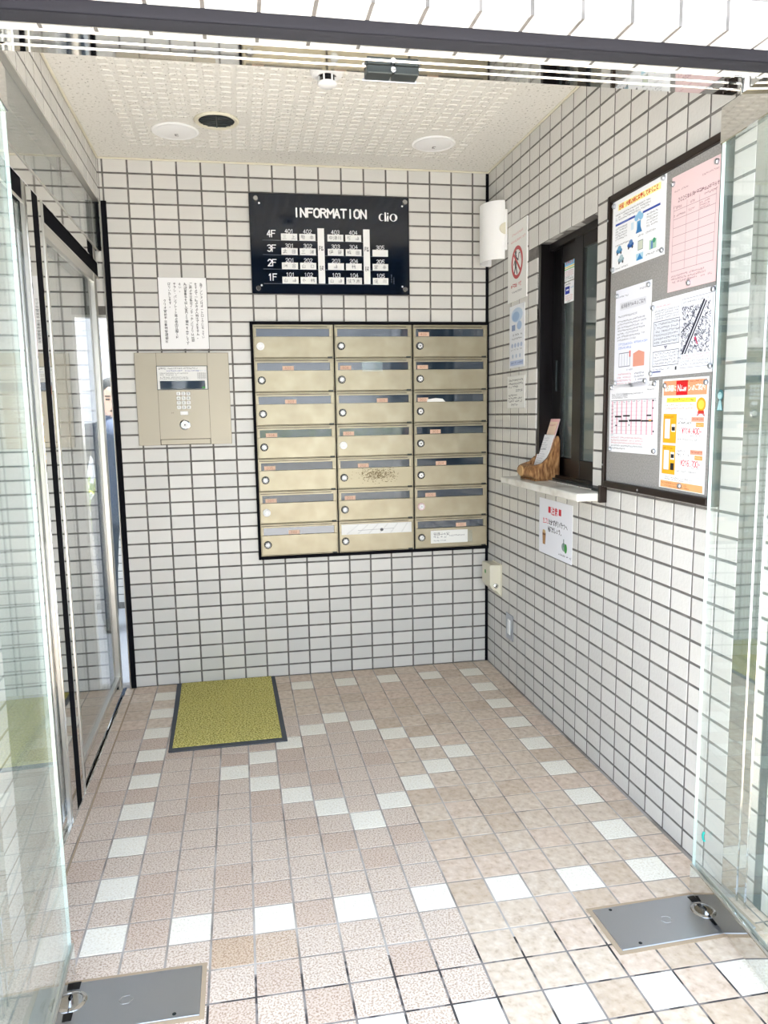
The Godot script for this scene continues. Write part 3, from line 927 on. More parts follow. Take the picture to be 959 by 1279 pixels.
func build_side_door():
	var d := thing("door_3", "fixed frame of the sliding glass door on the left with steel mullion and track", "door frame", Vector3.ZERO, 0.0, "", "structure")
	# far jamb against the back wall
	boxes("jamb_seal", [[V(-1.992, 0, 0.001), V(-1.967, 2.495, 0.008)], [V(-2.020, 2.258, 0.001), V(-2.004, 2.489, 0.01)]], M.seal_black, d, 0.0)
	boxes("jamb_profile", [[V(-1.999, 0, 0.001), V(-1.9935, 2.489, 0.02)]], M.aluminium, d, 0.002)
	# operator head and transom light
	boxes("head", [[V(-2.16, 2.19, 0.0), V(-2.018, 2.252, 2.17)]], M.mirror_steel, d, 0.0015)
	boxes("head_slot", [[V(-2.14, 2.128, 0.0), V(-2.028, 2.191, 2.17)]], M.seal_black, d, 0.0)
	boxes("head_edge", [[V(-2.022, 2.252, 0.0), V(-2.014, 2.258, 2.17)], [V(-2.030, 2.122, 0.0), V(-2.024, 2.130, 2.17)]], M.aluminium, d, 0.001)
	boxes("transom_pane", [[V(-2.021, 2.252, 0.0), V(-2.015, 2.49, 2.17)]], M.pane, d, 0.0)
	# mullion between the opening and the fixed pane
	boxes("mullion", [[V(-2.055, 0, 1.165), V(-2.018, 2.19, 1.216)], [V(-2.055, 0, 1.298), V(-2.018, 2.19, 1.37)]], M.mirror_steel, d, 0.0015)
	boxes("mullion_gap", [[V(-2.075, 0, 1.214), V(-2.019, 2.19, 1.300)]], M.seal_black, d, 0.0)
	boxes("mullion_edge", [[V(-2.022, 0, 1.158), V(-2.014, 2.19, 1.166)], [V(-2.035, 0, 1.36), V(-2.022, 2.19, 1.385)]], M.aluminium, d, 0.001)
	boxes("fixed_pane", [[V(-2.046, 0.03, 1.385), V(-2.038, 2.13, 2.0)]], M.pane, d, 0.0)
	boxes("fixed_rail", [[V(-2.06, 0, 1.36), V(-2.03, 0.05, 2.17)]], M.mirror_steel, d, 0.001)
	boxes("end_post", [[V(-2.06, 0, 2.0), V(-2.02, 2.19, 2.04)]], M.mirror_steel, d, 0.001)
	# floor track
	boxes("track_edge", [[V(-2.028, -0.002, 0.0), V(-2.016, 0.006, 2.17)], [V(-2.085, -0.002, 0.0), V(-2.07, 0.006, 2.17)]], M.mirror_steel, d, 0.0015)
	boxes("track_bed", [[V(-2.07, -0.002, 0.0), V(-2.028, 0.001, 2.17)]], M.mirror_steel, d, 0.0)
	boxes("track_groove", [[V(-2.046, -0.002, 0.0), V(-2.036, 0.002, 2.17)]], M.seal_black, d, 0.0)
	boxes("sill_edge", [[V(-1.980, -0.002, 0.0), V(-1.974, 0.0015, 2.17)]], M.mortar, d, 0.0)
	# tiled pier beside the portal
	var list := []
	for r in spans(0.004, 2.24, TOP_ROW - 36 * TILE_H, TILE_H, 0.0080):
		list.append([V(-2.005, (r[0] + r[1]) * 0.5, 2.11), 0.13, r[1] - r[0]])
	boxes("pier_core", [[V(-2.1, 0, 2.04), V(-2.0063, 2.49, 2.18)]], M.grout_dark, d, 0.0)
	lay_tiles("pier_tile", list, FACE_RIGHT, M.wall_tiles, d)
	# the sliding leaf
	var l := thing("door_4", "sliding glass door leaf with slim aluminium stiles in the left wall", "door", V(-2.038, 0, 0), 0.0, "", "structure")
	boxes("stile", [[V(-0.016, 0.035, 0.092), V(0.016, 2.125, 0.148)]], M.aluminium, l, 0.002)
	boxes("stile", [[V(-0.012, 0.035, 1.09), V(0.012, 2.125, 1.15)]], M.aluminium, l, 0.002)
	boxes("top_rail", [[V(-0.012, 2.085, 0.12), V(0.012, 2.125, 1.1)]], M.aluminium, l, 0.002)
	boxes("bottom_rail", [[V(-0.012, 0.02, 0.078), V(0.012, 0.10, 1.15)]], M.mirror_steel, l, 0.002)
	boxes("rail_edge", [[V(-0.014, 0.096, 0.12), V(0.014, 0.118, 1.1)]], M.aluminium, l, 0.002)
	boxes("glass", [[V(-0.004, 0.11, 0.12), V(0.004, 2.09, 1.1)]], M.pane, l, 0.0)

# =================================================================== the office window in the right wall

func build_office_window():
	var w := thing("window_1", "dark bronze sliding office window over the stone counter", "window", Vector3.ZERO, 0.0, "", "structure")
	var y0: float = WIN[2]
	var y1: float = WIN[3]
	var z0: float = WIN[0]
	var z1: float = WIN[1]
	boxes("frame", [[V(0.006, y0, z0), V(0.11, y1, z0 + 0.03)], [V(0.05, y0, z1 - 0.02), V(0.11, y1, z1)], [V(0.046, y1 - 0.03, z0), V(0.11, y1, z1)], [V(0.035, y0, z0), V(0.11, y0 + 0.022, z1)]], M.dark_bronze, w, 0.002)
	# inner sash on the left, outer sash on the right
	boxes("sash_stile", [[V(0.066, y0 + 0.02, z0 + 0.03), V(0.09, y1 - 0.03, z0 + 0.125)]], M.dark_bronze, w, 0.003)
	boxes("sash_stile", [[V(0.046, y0 + 0.02, 0.975), V(0.066, y1 - 0.03, 1.06)]], M.dark_bronze, w, 0.003)
	boxes("sash_stile", [[V(0.048, y0 + 0.02, z1 - 0.06), V(0.066, y1 - 0.03, z1 - 0.02)]], M.dark_bronze, w, 0.003)
	boxes("sash_rail", [[V(0.068, y0 + 0.02, z0 + 0.12), V(0.09, y0 + 0.10, 1.0)], [V(0.068, y1 - 0.10, z0 + 0.12), V(0.09, y1 - 0.03, 1.0)]], M.dark_bronze, w, 0.002)
	boxes("sash_rail", [[V(0.048, y0 + 0.02, 1.05), V(0.066, y0 + 0.10, z1 - 0.03)], [V(0.048, y1 - 0.085, 1.05), V(0.066, y1 - 0.03, z1 - 0.03)]], M.dark_bronze, w, 0.002)
	boxes("pane", [[V(0.078, y0 + 0.09, z0 + 0.12), V(0.081, y1 - 0.09, 0.98)]], M.pane, w, 0.0)
	boxes("pane", [[V(0.056, y0 + 0.09, 1.05), V(0.059, y1 - 0.08, z1 - 0.05)]], M.pane, w, 0.0)
	boxes("handle", [[V(0.056, 1.52, z0 + 0.085), V(0.067, 1.66, z0 + 0.097)]], M.dark_metal, w, 0.003)
	boxes("sill_strip", [[V(0.02, y0, z0), V(0.05, y0 + 0.01, z1)]], M.dark_metal, w, 0.001)
	# the office behind, made deep so that the panes look dark
	var r := thing("wall_office", "plain office room behind the sliding window", "wall", Vector3.ZERO, 0.0, "", "structure")
	boxes("room_side", [[V(0.12, -0.1, -0.02), V(3.6, 0.0, 2.1)], [V(0.12, 2.6, -0.02), V(3.6, 2.7, 2.1)], [V(3.5, 0, -0.02), V(3.6, 2.6, 2.1)], [V(0.12, 0, -0.1), V(3.6, 2.6, -0.02)], [V(0.12, 0, 2.1), V(3.6, 2.6, 2.178)]], M.plaster, r, 0.0)
	# two notices stuck to the inner sash
	var a := Ink.new(128, 128, Color(0.93, 0.94, 0.95))
	a.rect(0, 0, 128, 40, Color(0.55, 0.78, 0.92))
	a.text("お知らせ", 12, 10, 22, Color(0.85, 0.3, 0.3), 0.14)
	a.rect(0, 44, 128, 6, Color(0.95, 0.85, 0.3))
	a.rect(0, 56, 128, 5, Color(0.45, 0.75, 0.4))
	for k in 5:
		a.tiny(8, 68 + k * 11, 11, 8, Color(0.75, 0.4, 0.4) if k < 3 else Color(0.3, 0.3, 0.3))
	var s1 := thing("window_notice", "small notice with a light blue heading on the window pane", "notice", V(0.077, 2.044, 0.866), -PI / 2, "notices on the window")
	sheet("notice_paper", 0.10, 0.094, 0.001, printed(a), M.paper, s1)
	var b := Ink.new(128, 128, Color(0.94, 0.94, 0.95))
	b.tiny(10, 8, 5, 12, Color(0.15, 0.15, 0.2))
	b.rect(8, 28, 60, 46, Color(0.16, 0.22, 0.62))
	b.rect(22, 44, 36, 10, Color(0.9, 0.9, 0.95))
	b.tiny(76, 36, 4, 9, Color(0.3, 0.5, 0.75))
	for k in 3:
		b.tiny(12, 82 + k * 12, 9, 9, Color(0.8, 0.45, 0.45))
	b.tiny(40, 117, 6, 8, Color(0.2, 0.2, 0.2))
	var s2 := thing("window_notice", "small notice with a dark blue block on the window pane", "notice", V(0.077, 1.949, 0.866), -PI / 2, "notices on the window")
	sheet("notice_paper", 0.10, 0.088, 0.001, printed(b), M.paper, s2)

# =================================================================== things on the back wall

const DARK := Color(0.12, 0.12, 0.13)
const INK := Color(0.22, 0.22, 0.24)

func build_back_wall_things():
	info_board()
	notice_paper()
	intercom()
	mailboxes()

# a screw or standoff cap facing +z
func cap(r: float, h: float, at: Vector3, b := FACE_BACK, seg := 16) -> Shape:
	var s := Shape.new()
	s.lathe(at, b, [Vector2(r, 0), Vector2(r, h * 0.7), Vector2(r * 0.8, h), Vector2(0, h)], seg)
	return s

func info_board():
	# picture coordinates: 1024 x 608 over 0.826 x 0.493
	var W := 0.826
	var H := 0.493
	var X0 := -1.272
	var Y1 := 2.551
	var k := 1024.0 / W
	var navy := Color(0.045, 0.085, 0.145)
	var white := Color(0.93, 0.93, 0.93)
	var ink := Ink.new(1024, 608, navy)
	ink.text("INFORMATION", (-1.052 - X0) * k, (Y1 - 2.483) * k, 50.0, white, 0.22, 0.862, 1.0)
	# the emblem of the house: c, l, i, o as heavy discs and bars
	var ex := (-0.606 - X0) * k
	var ey := (Y1 - 2.452) * k
	ink.oval(Vector2(ex + 19, ey + 2), 19, 23, white)
	ink.oval(Vector2(ex + 23, ey + 2), 12, 19, navy)
	ink.rect(ex + 31, ey - 12, 12, 28, navy)
	ink.rect(ex + 38, ey - 30, 11, 56, white)
	ink.rect(ex + 55, ey - 10, 10, 36, white)
	ink.oval(Vector2(ex + 60, ey - 22), 5.5, 5.5, white)
	ink.line(Vector2(ex + 49, ey + 24), Vector2(ex + 58, ey - 8), 3, white)
	ink.oval(Vector2(ex + 98, ey + 2), 26, 24, white)
	ink.oval(Vector2(ex + 96, ey + 2), 13, 20, navy)
	var floors := ["4F", "3F", "2F", "1F"]
	for f in 4:
		var yb := (Y1 - (2.3255 - f * 0.0713)) * k
		ink.rect((-1.212 - X0) * k, yb, (0.652 if f > 0 else 0.30) * k if f > 0 else 0.285 * k, 2, Color(0.55, 0.56, 0.58))
		if f == 0:
			ink.rect((-0.88 - X0) * k, yb, 0.19 * k, 2, Color(0.55, 0.56, 0.58))
		ink.text(floors[f], (-1.190 - X0) * k, yb - 58, 34, white, 0.19, 0.82, 1.15)
	var lefts := [-1.117, -1.023, -0.878, -0.784, -0.6425]
	var names := [["三 上", "新 井", "中津川", "石 沢", ""], ["武 田", "三 浦", "伊 藤", "梅 田", ""], ["河 合", "山 口", "岩", "林", "宮 井"], ["山 崎", "小 林", "山 岡", "佐々木", "佐 川"]]
	for f in 4:
		for c in 5:
			if f == 0 and c == 4:
				continue
			var x: float = (lefts[c] - X0) * k
			var y := (Y1 - (2.356 - f * 0.0713)) * k
			var room := "%d0%d" % [4 - f, c + 1]
			ink.text(room, x + 24, y - 29, 21, white, 0.16, 0.9, 1.1)
	for q in 8:
		ink.tiny((-0.545 - X0) * k, (2.551 - 2.166 + 0.0055 * q) * k, 1, 7, white)
		ink.tiny((-0.531 - X0) * k, (2.551 - 2.150 + 0.0045 * q) * k, 1, 5, white)
	var t := thing("information_board", "dark blue acrylic building directory lettered INFORMATION with white name strips", "sign", V(X0 + W * 0.5, Y1 - H * 0.5, 0.012))
	var pm := printed(ink, 0.06)
	pm.metallic_specular = 0.6
	sheet("board", W, H, 0.008, pm, M.black_plastic, t)
	put("rim", rim_shape(W, H, 0.0025, V(0, 0, 0.0075)), M.navy_acrylic, t)
	# name strips
	for f in 4:
		for c in 5:
			if f == 0 and c == 4:
				continue
			var n := Ink.new(96, 40, Color(0.90, 0.90, 0.89))
			var s: String = names[f][c]
			if s != "":
				n.text(s, 48 - s.length() * 13.0 + 1, 8, 22, Color(0.45, 0.45, 0.46), 0.09, 1.18)
			var o := sheet("name_strip", 0.083, 0.0335, 0.0012, printed(n, 0.4), M.white_plastic, t, V(lefts[c] + 0.0415 - (X0 + W * 0.5), 2.3405 - f * 0.0715 - (Y1 - H * 0.5), 0.008))
	for c in [-0.912, -0.673]:
		var n := Ink.new(48, 384, Color(0.92, 0.92, 0.91))
		n.text("階", 10, 124, 28, INK, 0.1)
		n.text("段", 10, 262, 28, INK, 0.1)
		sheet("stair_strip", 0.034, 0.276, 0.0012, printed(n, 0.4), M.white_plastic, t, V(c - (X0 + W * 0.5), 2.249 - (Y1 - H * 0.5), 0.008))
	for p in [[-1.239, 2.525], [-0.466, 2.528], [-0.469, 2.086], [-1.24, 2.084]]:
		put("standoff_cap", cap(0.013, 0.010, V(p[0] - (X0 + W * 0.5), p[1] - (Y1 - H * 0.5), 0.008)), M.chrome, t)
	for p in [[-1.222, 2.503], [-0.48, 2.508], [-0.484, 2.100], [-1.224, 2.099]]:
		put("rivet", cap(0.005, 0.003, V(p[0] - (X0 + W * 0.5), p[1] - (Y1 - H * 0.5), 0.008)), M.white_plastic, t)
	for p in [[-0.37, -0.19], [0.37, -0.19], [-0.37, 0.19], [0.37, 0.19]]:
		boxes("spacer", [[V(p[0] - 0.01, p[1] - 0.01, -0.012), V(p[0] + 0.01, p[1] + 0.01, 0)]], M.chrome, t, 0.0)

func rim_shape(w: float, h: float, t: float, at: Vector3, deep := 0.002) -> Shape:
	var s := Shape.new()
	s.box(at + V(0, h * 0.5 - t * 0.5, 0), V(w, t, deep))
	s.box(at + V(0, -h * 0.5 + t * 0.5, 0), V(w, t, deep))
	s.box(at + V(w * 0.5 - t * 0.5, 0, 0), V(t, h - 2 * t, deep))
	s.box(at + V(-w * 0.5 + t * 0.5, 0, 0), V(t, h - 2 * t, deep))
	return s

func notice_paper():
	var n := Ink.new(300, 448, Color(0.93, 0.93, 0.93))
	var columns := ["当マンションはオートロックになってい", "ますので一般の方の入館はできません。", "ご用の方は集合インターホンにより御訪問", "先部屋番号を押し室内より開錠を確認して下", "さい。", "チラシ・パンフレット等の投函は固くお", "断りいたします。", "クリオ宮前平弐番館管理組合"]
	for c in 8:
		var y := 32.0 if c < 7 else 138.0
		n.text(columns[c], 258 - c * 33.0, y, 16.5, DARK, 0.1, 1.19 if c < 7 else 1.28, 1.0, true)
	var t := thing("notice_paper", "white notice with eight columns of vertical writing above the intercom panel", "notice", V(-1.622, 1.958, 0.001))
	sheet("paper", 0.237, 0.353, 0.002, printed(n), M.paper, t)

func intercom():
	var cx := -1.643
	var cy := 1.5275
	var t := thing("intercom_panel", "champagne steel entrance intercom panel with keypad, display and key switch", "intercom", V(cx, cy, 0.0))
	boxes("plate", [[V(-0.235, -0.235, 0.0), V(0.235, 0.234, 0.013)]], M.panel_steel, t, 0.0015)
	for x in [-0.127, 0.127]:
		boxes("seam", [[V(x - 0.0007, -0.235, 0.0125), V(x + 0.0007, 0.234, 0.0134)]], M.frame_brown, t, 0.0)
	var n := Ink.new(384, 192, Color(0.90, 0.90, 0.89))
	n.tiny(14, 12, 4, 14, DARK, 1.0)
	n.tiny(82, 12, 16, 12, INK)
	n.tiny(74, 32, 16, 13, Color(0.35, 0.35, 0.6))
	n.tiny(300, 33, 7, 9, Color(0.5, 0.6, 0.75))
	for y in [54, 67, 86, 99]:
		n.tiny(22, y, 20 if y != 67 else 12, 9, INK)
	for y in 5:
		for x in 4:
			n.frame(308 + x * 17, 54 + y * 11, 15, 9, 1, INK)
	sheet("instruction_card", 0.251, 0.1175, 0.0012, printed(n, 0.5), M.white_plastic, t, V(-1.6445 - cx, 1.635 - cy, 0.013))
	put("card_frame", rim_shape(0.255, 0.1215, 0.003, V(-1.6445 - cx, 1.635 - cy, 0.0145)), M.dark_metal, t)
	boxes("display", [[V(-1.757 - cx, 1.5785 - cy, 0.014), V(-1.532 - cx, 1.6195 - cy, 0.0165)]], M.smoked_flap, t, 0.001)
	boxes("green_mark", [[V(-1.547 - cx, 1.580 - cy, 0.0165), V(-1.533 - cx, 1.589 - cy, 0.0172)]], M.green, t, 0.0)
	var marks := "123456789*0#"
	for r in 4:
		for c in 3:
			var x := -1.669 + c * 0.0248 - cx
			var y := 1.5545 - r * 0.0232 - cy
			var key := Shape.new()
			key.box(V(x, y, 0.0155), V(0.0205, 0.0185, 0.008), 0.003)
			var o := put("key", key, M.white_plastic, t)
			var ch := marks[r * 3 + c]
			var f := TextMesh.new()
			f.text = ch
			f.font_size = 24
			f.pixel_size = 0.0006 * U
			f.depth = 0.0004
			var l := MeshInstance3D.new()
			l.name = "digit"
			l.mesh = f
			l.material_override = M.black_plastic
			l.position = V(x, y, 0.0197) * U
			o.add_child(l)
	boxes("call_button", [[V(-1.664 - cx, 1.4455 - cy, 0.012), V(-1.6245 - cx, 1.4655 - cy, 0.018)]], M.white_plastic, t, 0.003)
	var ring := Shape.new()
	ring.lathe(V(-1.6435 - cx, 1.395 - cy, 0.013), FACE_BACK, [Vector2(0.0265, 0), Vector2(0.0265, 0.005), Vector2(0.021, 0.007), Vector2(0.019, 0.003), Vector2(0.0, 0.003)], 28)
	put("key_switch", ring, M.chrome, t)
	var core := cap(0.015, 0.008, V(-1.6435 - cx, 1.395 - cy, 0.015))
	put("key_core", core, M.white_plastic, t)
	boxes("keyhole", [[V(-1.647 - cx, 1.3915 - cy, 0.022), V(-1.640 - cx, 1.3985 - cy, 0.0236)]], M.black_plastic, t, 0.001)
	for x in [-1.706, -1.699]:
		put("microphone_hole", cap(0.0018, 0.001, V(x - cx, 1.457 - cy, 0.013), FACE_BACK, 8), M.black_plastic, t)
	boxes("service_flap", [[V(-0.124, -0.232, 0.0128), V(0.124, -0.207, 0.0148)]], M.panel_steel, t, 0.001)
	boxes("flap_gap", [[V(-0.126, -0.2345, 0.0125), V(0.126, -0.2045, 0.0135)]], M.frame_brown, t, 0.0)

const ROWS := ["top row", "second row", "third row", "fourth row", "fifth row", "sixth row", "bottom row"]
const COLS := ["left column", "middle column", "right column"]

func mailboxes():
	var frame := thing("trim_2", "black surround framing the bank of steel mailboxes", "surround", Vector3.ZERO, 0.0, "", "structure")
	boxes("surround", [[V(-1.293, 0.664, 0), V(-1.279, 1.917, 0.018)], [V(-0.012, 0.664, 0), V(-0.002, 1.917, 0.018)], [V(-1.279, 1.903, 0), V(-0.012, 1.917, 0.018)], [V(-1.279, 0.664, 0), V(-0.012, 0.680, 0.018)]], M.seal_black, frame, 0.0015)
	boxes("backing", [[V(-1.279, 0.68, 0.0), V(-0.012, 1.903, 0.004)]], M.seal_black, frame, 0.0)
	var xs := [[-1.278, -0.861], [-0.854, -0.4365], [-0.4285, -0.013]]
	var pitch := (1.902 - 0.681) / 7.0
	# place of the room sticker in the slot of each box (fraction of its width), none where below zero
	var stickers := [[-1.0, -1.0, 0.04], [0.34, 0.03, 0.02], [0.36, 0.54, 0.02], [0.08, 0.05, 0.20], [0.04, 0.25, 0.28], [0.04, 0.05, 0.12], [0.35, -1.0, 0.58]]
	var stain := Ink.new(256, 96, Color(0.97, 0.97, 0.97))
	for k in 420:
		var q := Vector2(stain.r.randfn(0.53, 0.12) * 256.0, stain.r.randfn(0.34, 0.17) * 96.0)
		stain.oval(q, stain.r.randf_range(0.8, 2.6), stain.r.randf_range(0.6, 1.8), Color(0.52, 0.47, 0.38))
	var stained := StandardMaterial3D.new()
	stained.albedo_texture = stain.tex()
	stained.albedo_color = Color(0.655, 0.62, 0.525)
	stained.metallic = 0.65
	stained.roughness = 0.42
	for r in 7:
		for c in 3:
			var x0: float = xs[c][0]
			var x1: float = xs[c][1]
			var y1 := 1.902 - r * pitch
			var y0 := y1 - pitch + 0.002
			var w := x1 - x0
			var h := y1 - y0
			var dial_white: bool = [r, c] in [[0, 0], [3, 1], [5, 0]]
			var dial_pink: bool = r == 5 and c == 2
			var label := "steel mailbox, %s, %s, %s dial" % [ROWS[r], COLS[c], "plain white" if dial_white else ("pinkish white" if dial_pink else "black and white")]
			if r == 6 and c == 2:
				label += " and a white name label"
			elif r == 6 and c == 1:
				label += " and a taped slot"
			elif r == 4 and c == 1:
				label += " and glue stains"
			var t := thing("mailbox", label, "mailbox", V((x0 + x1) * 0.5, (y0 + y1) * 0.5, 0.0), 0.0, "apartment mailboxes")
			var a := w * 0.5
			var b := h * 0.5
			var slot_top := b - 0.020
			var slot_low := b - 0.060
			boxes("casing", [[V(-a, -b, 0.004), V(a, -b + 0.003, 0.019)], [V(-a, b - 0.006, 0.004), V(a, b, 0.022)], [V(-a, -b, 0.004), V(-a + 0.004, b, 0.020)], [V(a - 0.004, -b, 0.004), V(a, b, 0.020)]], M.champagne_steel, t, 0.0008)
			boxes("slot_frame", [[V(-a + 0.004, slot_top, 0.006), V(a - 0.004, b - 0.006, 0.017)], [V(-a + 0.004, slot_low, 0.006), V(-a + 0.016, slot_top, 0.017)], [V(a - 0.020, slot_low, 0.006), V(a - 0.004, slot_top, 0.017)]], M.champagne_steel, t, 0.0008)
			boxes("lid_edge", [[V(-a + 0.006, b - 0.012, 0.017), V(a - 0.03, b - 0.009, 0.0185)]], M.frame_brown, t, 0.0)
			boxes("slot_flap", [[V(-a + 0.014, slot_low - 0.004, 0.006), V(a - 0.018, slot_top + 0.002, 0.010)]], M.smoked_flap, t, 0.0)
			# the door below the slot
			var door := Shape.new()
			door.box(V(0, (-b + 0.004 + slot_low) * 0.5, 0.014), V(w - 0.009, slot_low + b - 0.005, 0.010), 0.0012)
			var dn := put("door", door, M.champagne_steel, t)
			if r == 4 and c == 1:
				var patch := Shape.new()
				var py := (-b + 0.004 + slot_low) * 0.5
				var ph := (slot_low + b - 0.010) * 0.5
				patch.quad(V(-a + 0.006, py - ph, 0.0192), V(a - 0.006, py - ph, 0.0192), V(a - 0.006, py + ph, 0.0192), V(-a + 0.006, py + ph, 0.0192), Vector3.BACK, Vector2(0, 1), Vector2(1, 1), Vector2(1, 0), Vector2(0, 0))
				put("stained_face", patch, stained, dn)
			boxes("hinge_clip", [[V(a - 0.032, -b + 0.001, 0.018), V(a - 0.006, -b + 0.008, 0.0225)]], M.dark_metal, t, 0.001)
			# the dial lock
			var dx := -a + 0.036 if c != 1 else -a + 0.034
			var dy := -b + 0.062
			var dial := Node3D.new()
			dial.name = "dial"
			dial.position = V(dx, dy, 0.019) * U
			t.add_child(dial)
			var dm: Material = M.black_plastic
			if dial_white:
				dm = M.white_plastic
			elif dial_pink:
				dm = M.pink_paper
			var body := Shape.new()
			body.lathe(Vector3.ZERO, FACE_BACK, [Vector2(0.0205, 0), Vector2(0.0205, 0.007), Vector2(0.0185, 0.009), Vector2(0, 0.009)], 24)
			put("dial_ring", body, dm, dial)
			var star := PackedVector2Array()
			for q in 40:
				var an := TAU * q / 40.0
				star.append(Vector2(cos(an), sin(an)) * (0.0172 if q % 4 == 0 else (0.0095 if q % 4 == 2 else 0.0118)))
			var face := Shape.new()
			face.prism(V(0, 0, 0.009), FACE_BACK, star, 0.003)
			put("dial_face", face, M.white_plastic, dial)
			put("dial_pin", cap(0.0045, 0.003, V(0, 0, 0.012), FACE_BACK, 10), M.chrome, dial)
			# the sticker with the room number, inside the slot
			var sf: float = stickers[r][c]
			if sf >= 0.0:
				var n := Ink.new(64, 28, Color(0.84, 0.71, 0.62))
				n.text("%d0%d" % [4 - r / 2, (r + c * 2) % 5 + 1], 12, 6, 13, Color(0.62, 0.42, 0.33), 0.12, 1.0, 1.2)
				sheet("room_sticker", 0.060, 0.022, 0.0008, printed(n, 0.5), M.label_pink, t, V(-a + 0.016 + sf * (w - 0.034) + 0.030, slot_low + 0.0125, 0.0102))
			if r == 2 and c == 2:
				var leaf := Shape.new()
				leaf.prism(V(-a + 0.075, slot_low - 0.002, 0.010), FACE_BACK, PackedVector2Array([Vector2(0, 0), Vector2(0.106, 0), Vector2(0.088, 0.018), Vector2(0.05, 0.022), Vector2(0.004, 0.016)]), 0.004)
				put("letter", leaf, M.paper, t).set_meta("label", "white letter sticking out of the slot")
			if r == 1 and c == 1:
				boxes("clear_tape", [[V(-a + 0.145, slot_low - 0.010, 0.0193), V(-a + 0.255, slot_top + 0.004, 0.0199)]], M.leaf_glass, t, 0.0)
			if r == 6 and c == 1:
				var n := Ink.new(256, 48, Color(0.90, 0.90, 0.89))
				for q in 6:
					n.line(Vector2(20 + q * 40, 44), Vector2(60 + q * 36, 4), 5.0, Color(0.84, 0.84, 0.83))
				n.oval(Vector2(146, 30), 6, 7, Color(0.3, 0.3, 0.32))
				n.line(Vector2(60, 30), Vector2(190, 26), 1.5, Color(0.6, 0.6, 0.6))
				sheet("taped_paper", w - 0.026, 0.056, 0.0012, printed(n, 0.25), M.paper, t, V(0, b - 0.047, 0.019))
			if r == 6 and c == 2:
				var n := Ink.new(256, 96, Color(0.92, 0.92, 0.90))
				n.text("管理事務室", 20, 16, 20, Color(0.35, 0.35, 0.36), 0.08, 1.1)
				n.tiny(20, 42, 4, 15, Color(0.4, 0.4, 0.42), 1.6)
				n.tiny(128, 36, 10, 10, Color(0.4, 0.4, 0.42), 1.1)
				n.tiny(20, 72, 8, 10, Color(0.4, 0.4, 0.42), 1.1)
				var lab := sheet("name_label", 0.214, 0.072, 0.001, printed(n), M.paper, t, V(-0.012, -b + 0.062, 0.0195))
				boxes("label_tape", [[V(0.094, -b + 0.026, 0.0194), V(0.122, -b + 0.092, 0.0199)]], M.leaf_glass, t, 0.0)

# =================================================================== things on the right wall

func build_right_wall_things():
	notice_board()
	no_smoking_sign()
	small_notices()
	counter_shelf()
	wall_lamp()
	outlet_box()
	wall_switch()

# a thing on the right wall: local x runs along +z of the room, local z points into the room
func on_right(called: String, label: String, category: String, z: float, y: float, off := 0.0, group := "") -> Node3D:
	return thing(called, label, category, V(-off, y, z), -PI / 2, group)

func magnet(parent: Node3D, x: float, y: float, z: float):
	var s := Shape.new()
	s.lathe(V(x, y, z), FACE_BACK, [Vector2(0.0085, 0), Vector2(0.0085, 0.006), Vector2(0.006, 0.009), Vector2(0, 0.0095)], 12)
	put("magnet", s, M.brushed_steel, parent)

func poster(called: String, label: String, category: String, z0: float, z1: float, y0: float, y1: float, ink: Ink, edge: Material, pins: Array, sway := 0.0) -> Node3D:
	var t := on_right(called, label, category, (z0 + z1) * 0.5, (y0 + y1) * 0.5, 0.0215, "sheets on the notice board")
	t.rotate_object_local(Vector3.BACK, sway)
	sheet("paper", z1 - z0, y1 - y0, 0.0015, printed(ink), edge, t)
	for p in pins:
		magnet(t, p[0] * (z1 - z0), p[1] * (y1 - y0), 0.0015)
	return t

